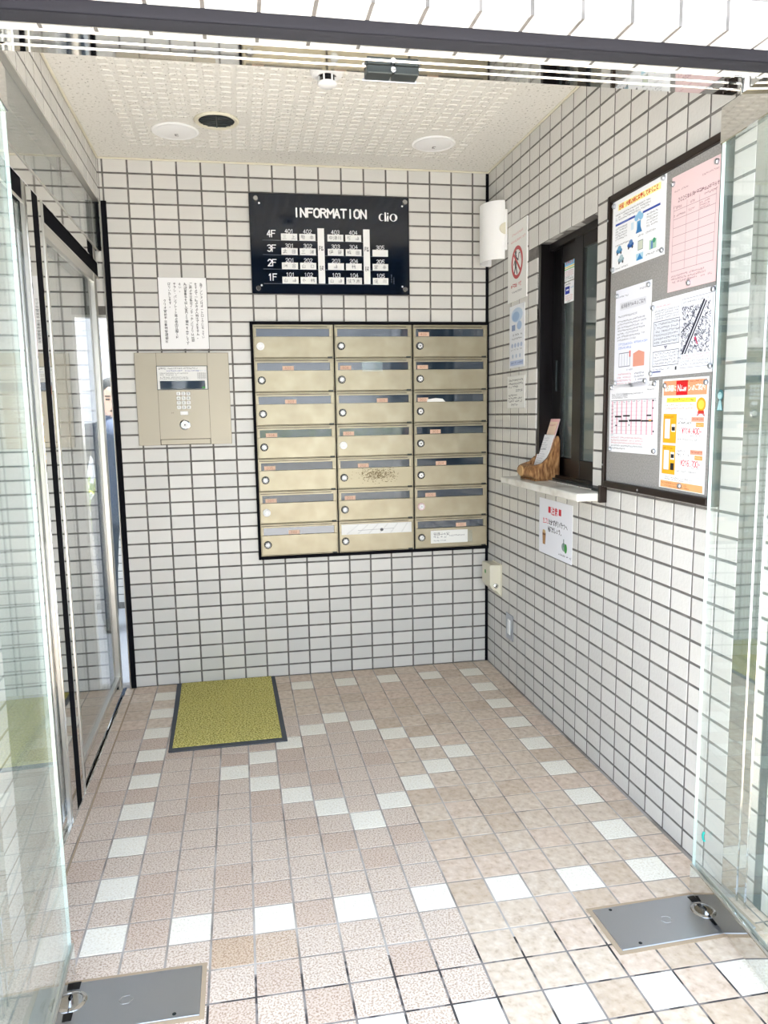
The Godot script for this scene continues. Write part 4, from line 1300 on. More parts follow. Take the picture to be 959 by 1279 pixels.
func notice_board():
	var t := on_right("notice_board", "large grey notice board in a dark brown frame covered with pinned sheets", "notice board", 1.74, 1.67)
	boxes("panel", [[V(-0.315, -0.50, 0), V(0.345, 0.50, 0.02)]], M.felt_grey, t, 0.001)
	boxes("frame", [[V(-0.328, -0.524, 0), V(-0.310, 0.524, 0.032)], [V(0.332, -0.524, 0), V(0.350, 0.524, 0.032)], [V(-0.310, 0.500, 0), V(0.332, 0.524, 0.032)], [V(-0.310, -0.524, 0), V(0.332, -0.500, 0.032)]], M.frame_brown, t, 0.003)
	put("frame_screw", cap(0.004, 0.002, V(-0.319, -0.44, 0.032), FACE_BACK, 10), M.brushed_steel, t)
	put("frame_screw", cap(0.004, 0.002, V(-0.06, -0.512, 0.032), FACE_BACK, 10), M.brushed_steel, t)
	put("frame_screw", cap(0.004, 0.002, V(-0.319, 0.44, 0.032), FACE_BACK, 10), M.brushed_steel, t)

	# sheet 1: getting ready for storms
	var a := Ink.new(480, 344, Color(0.92, 0.925, 0.93))
	a.rect(52, 22, 384, 30, Color(0.96, 0.93, 0.62))
	a.text("台風・大雨の前に準備しておくこと", 60, 26, 21, Color(0.78, 0.22, 0.14), 0.17, 1.07)
	for y in 3:
		a.tiny(28, 66 + y * 13, 34, 8, INK)
	a.rect(28, 112, 190, 10, Color(0.14, 0.27, 0.62))
	a.rect(286, 112, 150, 10, Color(0.14, 0.27, 0.62))
	a.tiny(60, 113, 12, 7, Color(0.9, 0.9, 0.95))
	for y in 5:
		a.tiny(30, 132 + y * 13, 12, 8, INK)
		a.tiny(322, 132 + y * 13, 10, 8, INK)
	for q in [Vector2(232, 128), Vector2(254, 118), Vector2(272, 130)]:
		a.oval(q, 20, 15, Color(0.55, 0.74, 0.86))
	a.rect(236, 146, 34, 40, Color(0.35, 0.60, 0.78))
	a.area([Vector2(226, 200), Vector2(254, 150), Vector2(284, 200)], Color(0.2, 0.45, 0.66))
	a.rect(180, 140, 26, 34, Color(0.80, 0.86, 0.90))
	a.tiny(32, 214, 14, 8, INK)
	a.tiny(250, 212, 16, 8, INK)
	for q in [[40, 246, 0.26, 0.50, 0.66], [150, 240, 0.13, 0.33, 0.60], [60, 292, 0.52, 0.62, 0.66]]:
		var c := Color(q[2], q[3], q[4])
		a.oval(Vector2(q[0] + 30, q[1]), 30, 13, c)
		a.oval(Vector2(q[0] + 32, q[1] - 12), 18, 12, c.lightened(0.25))
		a.oval(Vector2(q[0] + 12, q[1] + 12), 7, 7, INK)
		a.oval(Vector2(q[0] + 48, q[1] + 12), 7, 7, INK)
	a.rect(250, 238, 46, 44, Color(0.78, 0.80, 0.74))
	a.frame(250, 238, 46, 44, 3, Color(0.45, 0.5, 0.5))
	a.rect(352, 258, 60, 42, Color(0.62, 0.76, 0.66))
	a.oval(Vector2(392, 264), 13, 11, Color(0.22, 0.55, 0.40))
	a.rect(366, 264, 16, 34, Color(0.35, 0.5, 0.70))
	a.rect(236, 296, 64, 32, Color(0.66, 0.80, 0.87))
	a.area([Vector2(240, 326), Vector2(268, 298), Vector2(296, 326)], Color(0.2, 0.5, 0.72))
	a.tiny(30, 326, 14, 8, INK)
	a.tiny(326, 312, 12, 9, DARK)
	poster("storm_sheet", "white sheet with yellow and red heading and blue cars, top left of the notice board", "poster", 1.442, 1.786, 1.922, 2.167, a, M.paper, [[-0.47, 0.44], [0.46, 0.46], [0.47, -0.44], [-0.47, -0.45]])

	# sheet 2: the pink plan
	var b := Ink.new(340, 480, Color(0.87, 0.765, 0.768))
	var rose := Color(0.45, 0.30, 0.33)
	b.tiny(22, 60, 12, 7, rose)
	b.tiny(218, 44, 13, 7, rose)
	b.text("2025年4月度作業予定のお知らせ", 52, 96, 15.5, Color(0.36, 0.22, 0.26), 0.11, 1.08)
	b.tiny(20, 124, 5, 8, rose)
	b.rect(22, 142, 296, 2, rose)
	b.tiny(40, 128, 4, 9, rose)
	b.tiny(144, 128, 3, 9, rose)
	b.tiny(238, 120, 8, 9, Color(0.35, 0.2, 0.24))
	for x in [22, 118, 206, 316]:
		b.rect(x, 118, 1.5, 280, rose.lightened(0.3))
	for y in 8:
		b.rect(22, 142 + y * 36, 296, 1.5, rose.lightened(0.3))
	b.tiny(26, 160, 9, 8, Color(0.3, 0.18, 0.2))
	b.tiny(130, 158, 5, 8, rose)
	for y in 3:
		b.tiny(212, 148 + y * 11, 7, 8, rose)
	for y in 3:
		b.tiny(24, 412 + y * 13, 26 if y < 2 else 20, 8, rose.darkened(0.2))
	b.tiny(240, 440, 8, 8, rose)
	poster("pink_schedule", "pink sheet with a ruled table hanging at the top right of the notice board", "poster", 1.815, 2.062, 1.796, 2.140, b, M.pink_paper, [[-0.46, 0.44], [0.43, 0.45], [-0.02, -0.46]], -0.02)

	# sheet 3: notice with a floor plan
	var c3 := Ink.new(320, 448, Color(0.90, 0.905, 0.935))
	c3.tiny(20, 30, 12, 7, INK)
	c3.tiny(220, 20, 11, 7, INK)
	c3.rect(44, 62, 236, 34, Color(0.84, 0.845, 0.87))
	c3.text("給湯器房内点検のご案内", 54, 70, 17, Color(0.42, 0.42, 0.46), 0.1, 1.18)
	c3.tiny(30, 120, 18, 8, INK)
	for y in 7:
		c3.tiny(24, 142 + y * 14, [26, 27, 24, 26, 20, 26, 18][y], 8, INK)
	c3.tiny(38, 246, 22, 10, Color(0.25, 0.38, 0.72))
	c3.tiny(38, 262, 10, 10, Color(0.25, 0.38, 0.72))
	c3.frame(44, 290, 106, 64, 3, Color(0.35, 0.36, 0.42))
	for x in 3:
		c3.rect(70 + x * 26, 296, 2, 52, Color(0.4, 0.4, 0.45))
	c3.rect(140, 284, 14, 28, Color(0.82, 0.42, 0.40))
	c3.area([Vector2(176, 300), Vector2(226, 288), Vector2(276, 300), Vector2(276, 358), Vector2(176, 358)], Color(0.86, 0.60, 0.52))
	c3.tiny(120, 364, 6, 8, INK)
	for y in 4:
		c3.tiny(30, 384 + y * 14, 14, 8, Color(0.75, 0.35, 0.35))
		c3.tiny(192, 384 + y * 14, 9, 8, INK)
	poster("floor_plan_notice", "white upright notice with a small pink floor plan, below the storm sheet", "poster", 1.477, 1.717, 1.512, 1.856, c3, M.paper, [[-0.44, 0.44], [0.44, 0.46], [0.42, -0.45], [-0.44, -0.45]])

	# sheet 4: notice with a street map
	var d := Ink.new(512, 360, Color(0.905, 0.91, 0.935))
	d.tiny(30, 26, 14, 8, Color(0.7, 0.35, 0.35))
	for y in 4:
		d.tiny(28, 46 + y * 12, 22, 8, INK)
	d.frame(20, 98, 226, 116, 3, Color(0.30, 0.31, 0.36))
	d.rect(24, 102, 218, 108, Color(0.83, 0.84, 0.87))
	for y in 6:
		d.tiny(30, 108 + y * 17, 22 if y % 2 == 0 else 17, 10, INK)
	d.area([Vector2(116, 218), Vector2(150, 218), Vector2(133, 236)], Color(0.5, 0.5, 0.55))
	d.frame(20, 240, 226, 72, 3, Color(0.30, 0.31, 0.36))
	for y in 4:
		d.tiny(30, 248 + y * 15, 21, 10, INK)
	d.tiny(26, 322, 16, 8, INK)
	d.rect(26, 334, 70, 6, Color(0.2, 0.25, 0.5))
	d.rect(218, 320, 14, 16, DARK)
	d.frame(258, 24, 236, 308, 2, Color(0.45, 0.46, 0.5))
	d.tiny(268, 36, 20, 8, INK)
	for k in 620:
		var q := Vector2(d.r.randf_range(264, 480), d.r.randf_range(60, 268))
		if q.x < 470 - (q.y - 60) * 0.3 or q.y > 100:
			var an := 0.6 + d.r.randf_range(-0.3, 0.3) + (1.57 if k % 2 == 0 else 0.0)
			var v := Vector2(cos(an), sin(an)) * d.r.randf_range(2.5, 6.0)
			d.line(q - v, q + v, d.r.randf_range(2.0, 5.0), Color(0.28, 0.28, 0.33) if d.r.randf() < 0.6 else Color(0.55, 0.56, 0.6))
	d.line(Vector2(270, 292), Vector2(438, 52), 34, Color(0.905, 0.91, 0.935))
	d.line(Vector2(262, 286), Vector2(428, 50), 13, Color(0.10, 0.10, 0.17))
	d.line(Vector2(276, 296), Vector2(444, 56), 9, Color(0.10, 0.10, 0.17))
	d.line(Vector2(262, 170), Vector2(320, 140), 5, Color(0.12, 0.12, 0.2))
	d.line(Vector2(320, 140), Vector2(372, 72), 5, Color(0.12, 0.12, 0.2))
	d.oval(Vector2(372, 206), 7, 7, Color(0.75, 0.12, 0.3))
	d.line(Vector2(372, 206), Vector2(388, 232), 6, Color(0.75, 0.12, 0.3))
	d.rect(260, 270, 232, 56, Color(0.905, 0.91, 0.935))
	for y in 4:
		d.tiny(266, 274 + y * 13, 22, 8, Color(0.70, 0.35, 0.38) if y < 2 else INK)
	poster("map_notice", "white wide notice with a black street map, right of the floor plan notice", "poster", 1.723, 2.065, 1.539, 1.782, d, M.paper, [[-0.47, 0.42], [0.47, 0.46], [0.47, -0.43], [-0.47, -0.45]])

	# sheet 5: bar chart of works
	var e := Ink.new(480, 352, Color(0.91, 0.91, 0.92))
	e.tiny(386, 14, 6, 9, DARK)
	e.tiny(376, 36, 8, 7, INK)
	for y in 3:
		e.tiny(24, 58 + y * 9 - 9, 20, 7, INK)
	e.tiny(150, 50, 20, 8, INK)
	e.rect(18, 84, 446, 2, INK)
	for x in 9:
		e.rect(26 + x * 50, 88, 12, 168, Color(0.88, 0.66, 0.72))
		e.tiny(42 + x * 50, 90, 3, 7, INK)
	for y in 9:
		e.rect(18, 104 + y * 19, 446, 1, Color(0.7, 0.6, 0.64))
		e.tiny(20, 108 + y * 19, 3, 7, INK)
	for q in [[60, 164, 70, 8], [148, 160, 70, 8], [102, 186, 96, 9], [208, 184, 120, 9], [330, 186, 110, 8], [380, 160, 44, 7], [66, 210, 20, 6], [206, 208, 10, 6], [430, 90, 14, 7], [432, 126, 10, 7], [440, 236, 10, 9]]:
		e.rect(q[0], q[1], q[2], q[3], Color(0.12, 0.09, 0.11))
	e.rect(400, 184, 24, 6, Color(0.85, 0.6, 0.2))
	for y in 5:
		e.tiny(24, 272 + y * 14, 34 if y < 4 else 16, 8, Color(0.72, 0.35, 0.38) if y < 3 else INK)
	poster("works_chart", "white sheet with a pink and black bar chart, bottom left of the notice board", "poster", 1.450, 1.778, 1.282, 1.526, e, M.paper, [[-0.45, 0.46], [0.44, 0.46], [0.46, -0.45], [-0.46, -0.46]], 0.008)

	# sheet 6: orange advertisement
	var f := Ink.new(448, 636, Color(0.93, 0.925, 0.915))
	var orange := Color(0.88, 0.50, 0.32)
	f.rect(14, 12, 420, 84, Color(0.90, 0.60, 0.44))
	f.text("給湯器に", 22, 40, 30, Color(0.95, 0.93, 0.9), 0.16, 1.08)
	f.text("ンのご案内", 262, 40, 30, Color(0.95, 0.93, 0.9), 0.16, 1.06)
	f.rect(144, 14, 112, 82, Color(0.80, 0.10, 0.12))
	f.text("Now", 156, 38, 34, Color(0.96, 0.94, 0.92), 0.18, 0.86)
	f.tiny(190, 16, 18, 9, Color(0.5, 0.2, 0.1))
	f.rect(50, 110, 290, 26, Color(0.97, 0.92, 0.30))
	f.tiny(60, 114, 14, 15, Color(0.35, 0.25, 0.1), 1.25)
	for y in 2:
		f.tiny(40, 144 + y * 20, 20, 12, Color(0.5, 0.42, 0.2) if y == 0 else Color(0.72, 0.28, 0.2))
	f.oval(Vector2(388, 150), 42, 38, Color(0.86, 0.62, 0.14))
	f.oval(Vector2(388, 150), 28, 25, Color(0.95, 0.78, 0.30))
	f.area([Vector2(362, 182), Vector2(414, 182), Vector2(424, 214), Vector2(388, 198), Vector2(352, 214)], Color(0.75, 0.2, 0.16))
	for q in 2:
		var y: float = 200 + q * 182
		f.frame(22, y, 404, 172, 3, Color(0.72, 0.74, 0.80))
		f.rect(24, y + 2, 136, 168, Color(0.90, 0.66, 0.12))
		f.rect(40, y + 30, 56, 116, Color(0.93, 0.93, 0.92))
		f.frame(40, y + 30, 56, 116, 2, Color(0.6, 0.6, 0.6))
		f.rect(110, y + 60 if q == 0 else y + 40, 40, 44, Color(0.92, 0.92, 0.9))
		f.rect(114, y + 76 if q == 0 else y + 52, 32, 22, DARK)
		if q == 1:
			f.rect(112, y + 104, 36, 40, DARK)
		f.tiny(34, y + 12, 7, 12, Color(0.5, 0.3, 0.05))
		f.rect(304, y + 18, 116, 26, Color(0.90, 0.62, 0.52))
		f.tiny(310, y + 24, 8, 11, Color(0.45, 0.15, 0.1))
		f.rect(348, y + 48, 72, 24, Color(0.93, 0.62, 0.30))
		f.tiny(354, y + 54, 4, 12, Color(0.95, 0.9, 0.85))
		f.tiny(176, y + 24, 7, 10, INK)
		f.tiny(176, y + 44, 9, 14, DARK, 1.05)
		f.tiny(170, y + 84, 3, 12, Color(0.2, 0.4, 0.75))
		f.text("¥114,400-" if q == 0 else "¥216,700-", 214, y + 80, 25, Color(0.80, 0.12, 0.20), 0.17, 0.84, 1.25)
		f.tiny(300, y + 116, 9, 9, INK)
		f.tiny(176, y + 140, 18, 9, DARK)
	for y in 2:
		f.tiny(60, 572 + y * 12 - 6, 26, 9, DARK)
	f.rect(14, 592, 420, 40, Color(0.93, 0.66, 0.44))
	f.tiny(24, 600, 22, 10, Color(0.4, 0.2, 0.1))
	f.tiny(60, 616, 24, 9, Color(0.4, 0.2, 0.1))
	poster("heater_advert", "orange headed advertisement with yellow panels, bottom right of the notice board", "poster", 1.801, 2.047, 1.180, 1.528, f, M.paper, [[-0.42, 0.44], [0.46, 0.45], [0.0, -0.46]], -0.006)

func no_smoking_sign():
	var a := Ink.new(352, 512, Color(0.905, 0.90, 0.885))
	var red := Color(0.72, 0.22, 0.24)
	a.tiny(80, 62, 13, 15, Color(0.82, 0.50, 0.50), 1.05)
	a.tiny(60, 106, 15, 17, Color(0.82, 0.50, 0.50), 1.05)
	# walking smoker behind the bar
	var o := Vector2(176, 262)
	a.oval(Vector2(150, 196), 15, 17, DARK)
	a.line(Vector2(152, 222), Vector2(150, 282), 30, DARK)
	a.line(Vector2(150, 280), Vector2(122, 336), 16, DARK)
	a.line(Vector2(154, 280), Vector2(176, 334), 16, DARK)
	a.line(Vector2(148, 226), Vector2(118, 268), 11, DARK)
	a.line(Vector2(158, 226), Vector2(196, 250), 11, DARK)
	a.line(Vector2(196, 250), Vector2(206, 214), 10, DARK)
	a.line(Vector2(206, 208), Vector2(230, 208), 6, DARK)
	a.line(Vector2(214, 180), Vector2(236, 240), 3.5, Color(0.45, 0.45, 0.46))
	a.line(Vector2(226, 180), Vector2(246, 250), 3.5, Color(0.45, 0.45, 0.46))
	a.line(o + Vector2(-68, -66), o + Vector2(68, 66), 20, red)
	a.oval(o, 106, 108, red, 24.0)
	a.text("火気厳禁", 66, 396, 26, red, 0.16, 1.1)
	a.text("禁煙", 206, 398, 24, Color(0.82, 0.5, 0.5), 0.14, 1.15)
	a.tiny(82, 446, 13, 13, INK, 1.1)
	var t := on_right("no_smoking_sign", "white no smoking sign with a red ring and a walking smoker", "sign", 0.4405, 2.158, 0.0)
	sheet("plate", 0.252, 0.367, 0.004, printed(a, 0.4), M.white_plastic, t)

func small_notices():
	var a := Ink.new(256, 384, Color(0.90, 0.91, 0.93))
	a.oval(Vector2(128, 62), 96, 44, Color(0.76, 0.83, 0.91))
	a.oval(Vector2(110, 70), 60, 30, Color(0.62, 0.73, 0.86))
	a.rect(40, 118, 60, 36, Color(0.55, 0.62, 0.76))
	a.oval(Vector2(170, 128), 40, 26, Color(0.66, 0.75, 0.87))
	a.tiny(60, 176, 12, 11, INK)
	a.tiny(46, 200, 14, 10, INK)
	for k in 4:
		a.oval(Vector2(50 + k * 52, 246), 18, 14, Color(0.70, 0.75, 0.84))
		a.tiny(30 + k * 52, 268, 3, 9, INK)
	for k in 3:
		a.oval(Vector2(60 + k * 62, 312), 14, 13, Color(0.72, 0.77, 0.84))
	a.rect(16, 340, 224, 30, Color(0.72, 0.77, 0.88))
	a.tiny(30, 348, 16, 11, Color(0.25, 0.3, 0.45))
	var t := on_right("blue_notice", "pale blue notice with small pictures under the no smoking sign", "notice", 0.4385, 1.801)
	sheet("paper", 0.203, 0.303, 0.002, printed(a), M.paper, t)
	var b := Ink.new(256, 176, Color(0.90, 0.90, 0.875))
	for y in 3:
		b.tiny(24, 18 + y * 18, [15, 15, 10][y], 12, DARK, 1.15)
	b.tiny(132, 74, 6, 13, DARK)
	for y in 3:
		b.tiny(20, 100 + y * 16, [10, 16, 16][y], 11, DARK, 1.15)
	b.tiny(60, 152, 7, 12, INK)
	var s := on_right("typed_notice", "small cream typed notice left of the office window, lowest of three", "notice", 0.430, 1.530)
	sheet("paper", 0.240, 0.160, 0.002, printed(b), M.paper, s)
	var c := Ink.new(384, 272, Color(0.91, 0.915, 0.935))
	var red := Color(0.80, 0.20, 0.24)
	c.rect(112, 34, 28, 30, red)
	c.text("注意", 148, 34, 34, red, 0.14, 1.18)
	c.rect(234, 34, 28, 30, red)
	c.text("生ゴミ", 48, 96, 23, Color(0.82, 0.25, 0.3), 0.12, 1.0)
	c.text("は必ずポリバケツへ", 118, 96, 24, DARK, 0.13, 1.0)
	c.text("捨てましょう。", 110, 130, 24, DARK, 0.13, 1.0)
	c.area([Vector2(42, 168), Vector2(84, 168), Vector2(78, 226), Vector2(48, 226)], Color(0.62, 0.46, 0.30))
	c.rect(44, 174, 38, 7, Color(0.42, 0.28, 0.18))
	c.oval(Vector2(62, 162), 18, 8, Color(0.78, 0.66, 0.48))
	c.rect(58, 182, 6, 40, Color(0.76, 0.60, 0.42))
	c.oval(Vector2(296, 204), 24, 20, Color(0.55, 0.62, 0.60))
	c.oval(Vector2(316, 208), 15, 22, Color(0.25, 0.58, 0.26))
	c.line(Vector2(294, 170), Vector2(294, 200), 8, Color(0.4, 0.48, 0.46))
	c.tiny(240, 240, 13, 9, DARK)
	var u := on_right("rubbish_notice", "white notice with red heading and small rubbish bag drawings under the counter", "notice", 0.927, 0.907)
	sheet("paper", 0.357, 0.256, 0.002, printed(c), M.paper, u)

func counter_shelf():
	var t := thing("counter_shelf", "cream stone counter shelf under the office window", "shelf", V(0, 1.118, 0))
	boxes("slab", [[V(-0.115, -0.031, 0.53), V(-0.001, 0, 1.385)]], M.sill_stone, t, 0.004)
	boxes("inner_sill", [[V(-0.004, -0.03, 0.69), V(0.036, 0.0, 1.276)]], M.sill_stone, t, 0.0)
	boxes("end_bracket", [[V(-0.03, -0.036, 1.385), V(-0.001, 0.03, 1.402)]], M.frame_brown, t, 0.001)
	boxes("back_seal", [[V(-0.006, 0, 0.53), V(-0.001, 0.012, 0.66)], [V(-0.006, 0, 1.28), V(-0.001, 0.012, 1.385)]], M.dark_metal, t, 0.001)
	# leaflet holder carved from wood: high at the back, low and round at the front
	var h := thing("leaflet_holder", "rustic brown wooden leaflet holder on the stone counter", "holder", V(-0.055, 1.1185, 0.755))
	var side := [Vector2(0, 0), Vector2(0.110, 0), Vector2(0.110, 0.178), Vector2(0.102, 0.196), Vector2(0.088, 0.178), Vector2(0.075, 0.135), Vector2(0.055, 0.098), Vector2(0.03, 0.074), Vector2(0.0, 0.066)]
	for z in [0.066, -0.083]:
		var s := Shape.new()
		s.prism(V(0, 0.006, z), Basis(Vector3.RIGHT, Vector3.UP, Vector3.BACK), PackedVector2Array(side), 0.017)
		put("side_board", s, M.carved_wood, h)
	boxes("back_board", [[V(0.100, 0.006, -0.066), V(0.109, 0.17, 0.066)]], M.carved_wood, h, 0.003)
	boxes("base_board", [[V(-0.012, 0, -0.088), V(0.108, 0.009, 0.088)]], M.carved_wood, h, 0.003)
	var log := Shape.new()
	log.lathe(V(0.0, 0.040, -0.084), FACE_BACK, [Vector2(0, 0), Vector2(0.030, 0), Vector2(0.032, 0.01), Vector2(0.031, 0.158), Vector2(0.029, 0.168), Vector2(0, 0.168)], 14)
	put("front_log", log, M.carved_wood, h)
	var knot := Shape.new()
	knot.lathe(V(-0.031, 0.042, -0.02), FACE_LEFT, [Vector2(0.026, 0), Vector2(0.025, 0.006), Vector2(0.012, 0.008), Vector2(0, 0.008)], 14)
	put("cut_end", knot, M.end_grain, h)
	var lean := 0.30
	var p := Ink.new(160, 320, Color(0.92, 0.92, 0.92))
	for y in 16:
		p.tiny(16, 24 + y * 18, [9, 8, 6, 9][y % 4], 9, Color(0.5, 0.5, 0.55))
	p.tiny(16, 110, 6, 13, DARK)
	var q := Ink.new(160, 320, Color(0.90, 0.70, 0.68))
	q.rect(14, 16, 132, 90, Color(0.93, 0.82, 0.72))
	q.rect(20, 110, 120, 60, Color(0.93, 0.78, 0.46))
	q.tiny(24, 30, 8, 11, Color(0.75, 0.4, 0.4))
	for k in 2:
		var t2 := thing("leaflet", "white typed leaflet in front in the wooden holder" if k == 0 else "pink and yellow leaflet at the back of the wooden holder", "leaflet", V(-0.019 + k * 0.008, 1.142, 0.757), -PI / 2, "leaflets in the wooden holder")
		t2.rotate_object_local(Vector3.RIGHT, -lean)
		sheet("paper", 0.126 - k * 0.012, 0.19 + k * 0.075, 0.003, printed(p if k == 0 else q), M.paper if k == 0 else M.pink_paper, t2, V(0, 0.095 + k * 0.0375, 0))

func wall_lamp():
	var t := thing("wall_lamp", "white wall lamp with a curved half round shade high in the corner", "wall lamp", V(0, 2.34, 0.185))
	boxes("wall_plate", [[V(-0.014, -0.098, -0.09), V(-0.001, 0.098, 0.116)]], M.white_plastic, t, 0.003)
	# half-elliptic shade, a bent sheet open at the top and the bottom
	var s := Shape.new()
	var n := 28
	var rows := [-0.142, 0.142]
	s.group = 1
	for k in n:
		var p := []
		for q in [k, k + 1]:
			var a: float = PI * q / n
			p.append([V(-0.016 - sin(a) * 0.088, 0, -cos(a) * 0.108), V(-0.016 - sin(a) * 0.084, 0, -cos(a) * 0.104), V(-sin(a), 0, -cos(a))])
		var lo := V(0, rows[0], 0)
		var hi := V(0, rows[1], 0)
		s.group = 1
		s.quad(p[0][0] + lo, p[1][0] + lo, p[1][0] + hi, p[0][0] + hi, p[0][2])
		s.group = 2
		s.quad(p[0][1] + lo, p[1][1] + lo, p[1][1] + hi, p[0][1] + hi, -p[0][2])
		s.group = -1
		s.quad(p[0][0] + lo, p[1][0] + lo, p[1][1] + lo, p[0][1] + lo, Vector3.DOWN)
		s.quad(p[0][0] + hi, p[1][0] + hi, p[1][1] + hi, p[0][1] + hi, Vector3.UP)
	put("shade", s, M.white_plastic, t)
	for z in [-0.1045, 0.1045]:
		boxes("shade_edge", [[V(-0.020, -0.142, z - 0.0035), V(-0.012, 0.142, z + 0.0035)]], M.white_plastic, t, 0.001)
	var clip := PackedVector2Array()
	for k in 13:
		var a := PI * 0.5 + PI * k / 12.0
		clip.append(Vector2(cos(a) * 0.042 - 0.001, sin(a) * 0.030))
	var c := Shape.new()
	c.prism(V(0, 0.006, 0.108), Basis(Vector3.RIGHT, Vector3.UP, Vector3.BACK), clip, 0.007)
	put("side_clip", c, M.cream_plastic, t)
	var b := Shape.new()
	b.lathe(V(-0.055, -0.06, 0.0), Basis(Vector3.RIGHT, Vector3.FORWARD, Vector3.UP), [Vector2(0, 0), Vector2(0.022, 0.004), Vector2(0.024, 0.05), Vector2(0.016, 0.09), Vector2(0.014, 0.12), Vector2(0, 0.12)], 14)
	put("bulb", b, M.white_plastic, t)

func outlet_box():
	var t := thing("outlet_box", "cream lockable outlet cover low in the corner under the mailboxes", "outlet cover", V(0, 0.45, 0.16))
	var side := PackedVector2Array([Vector2(-0.003, -0.012), Vector2(-0.003, 0.158), Vector2(-0.062, 0.162), Vector2(-0.068, 0.156), Vector2(-0.068, 0.052), Vector2(-0.052, 0.026), Vector2(-0.03, 0.018), Vector2(-0.018, 0.004)])
	var s := Shape.new()
	s.prism(V(0, 0, -0.055), Basis(Vector3.RIGHT, Vector3.UP, Vector3.BACK), side, 0.13)
	put("cover", s, M.cream_plastic, t)
	boxes("base_plate", [[V(-0.006, -0.016, -0.065), V(-0.001, 0.164, 0.085)]], M.cream_plastic, t, 0.002)
	var l := Shape.new()
	l.lathe(V(-0.034, 0.046, 0.075), FACE_BACK, [Vector2(0.013, 0), Vector2(0.013, 0.004), Vector2(0.009, 0.006), Vector2(0.0, 0.006)], 18)
	put("lock", l, M.chrome, t)
	put("keyhole", cap(0.004, 0.002, V(-0.034, 0.046, 0.081), FACE_BACK, 8), M.black_plastic, t)
	var g := Shape.new()
	g.lathe(V(-0.0682, 0.115, 0.0), FACE_LEFT, [Vector2(0.011, 0), Vector2(0.011, 0.0008), Vector2(0, 0.0008)], 14)
	put("green_mark", g, M.green, t)

func wall_switch():
	var t := on_right("wall_switch", "steel switch plate with a white rocker low on the right wall", "switch", 0.366, 0.302)
	boxes("plate", [[V(-0.049, -0.070, 0), V(0.049, 0.070, 0.006)]], M.brushed_steel, t, 0.002)
	boxes("rocker", [[V(-0.019, -0.040, 0.004), V(0.019, 0.040, 0.009)]], M.white_plastic, t, 0.002)

# =================================================================== things on the ceiling and the floor

func build_ceiling_things():
	for k in 2:
		var d: Array = DOWNLIGHTS[k]
		var t := thing("downlight", "white round ceiling downlight %s" % ["beside the dark round opening" if k == 0 else "alone near the right wall"], "downlight", V(d[0], CEIL, d[1]), 0.0, "white ceiling downlights")
		var r: float = d[2]
		var s := Shape.new()
		s.lathe(V(0, -0.0005, 0), FACE_DOWN, [Vector2(r, 0), Vector2(r, 0.003), Vector2(r * 0.93, 0.007), Vector2(r * 0.80, 0.005)], 40)
		put("trim_ring", s, M.white_plastic, t)
		s = Shape.new()
		s.lathe(V(0, -0.001, 0), FACE_DOWN, [Vector2(r * 0.82, 0.004), Vector2(r * 0.55, 0.009), Vector2(0, 0.012)], 32)
		put("cover_disc", s, M.white_plastic, t)
		var mark := Shape.new()
		mark.box(V(0.004, -0.0135, -0.006), V(0.016, 0.001, 0.005))
		mark.box(V(0.0, -0.0135, -0.018), V(0.007, 0.001, 0.010))
		mark.box(V(0.006, -0.0135, -0.026), V(0.014, 0.001, 0.004))
		put("maker_mark", mark, M.felt_grey, t)
	var d: Array = DOWNLIGHTS[2]
	var o := thing("dark_downlight", "round ceiling fitting with a cream ring and a dark slotted opening", "downlight", V(d[0], CEIL, d[1]))
	var r: float = d[2]
	var s := Shape.new()
	s.lathe(V(0, -0.0005, 0), FACE_DOWN, [Vector2(r, 0), Vector2(r, 0.004), Vector2(r * 0.94, 0.009), Vector2(r * 0.80, 0.006), Vector2(r * 0.80, 0.001)], 40)
	put("ring", s, M.cream_trim, o)
	s = Shape.new()
	s.lathe(V(0, -0.001, 0), FACE_DOWN, [Vector2(r * 0.81, 0.0), Vector2(r * 0.81, 0.001), Vector2(0, 0.001)], 32)
	put("dark_disc", s, M.black_plastic, o)
	for k in 9:
		var x := -0.064 + k * 0.016
		var half := sqrt(maxf(0.0, pow(r * 0.79, 2) - x * x))
		boxes("slat", [[V(-half, -0.0045, x - 0.0035), V(half, -0.002, x + 0.0035)]], M.dark_metal, o, 0.0008)
	boxes("cross_bar", [[V(-0.002, -0.006, -0.074), V(0.002, -0.003, 0.074)]], M.dark_metal, o, 0.0)
	var t := thing("smoke_detector", "white round smoke detector on the ceiling near the entrance header", "smoke detector", V(-0.998, CEIL, 1.09))
	s = Shape.new()
	s.lathe(Vector3.ZERO, FACE_DOWN, [Vector2(0.063, 0), Vector2(0.063, 0.008), Vector2(0.056, 0.018), Vector2(0.034, 0.022)], 32)
	put("base", s, M.white_plastic, t)
	s = Shape.new()
	s.lathe(Vector3.ZERO, FACE_DOWN, [Vector2(0.027, 0.02), Vector2(0.027, 0.046)], 24)
	put("chamber", s, M.black_plastic, t)
	for k in 6:
		var a := TAU * k / 6.0
		var f := Shape.new()
		f.box(V(cos(a) * 0.03, -0.034, sin(a) * 0.03), V(0.006, 0.026, 0.006), 0.001)
		put("fin", f, M.white_plastic, t)
	s = Shape.new()
	s.lathe(Vector3.ZERO, FACE_DOWN, [Vector2(0.036, 0.044), Vector2(0.036, 0.050), Vector2(0.028, 0.056), Vector2(0, 0.058)], 28)
	put("cap", s, M.white_plastic, t)

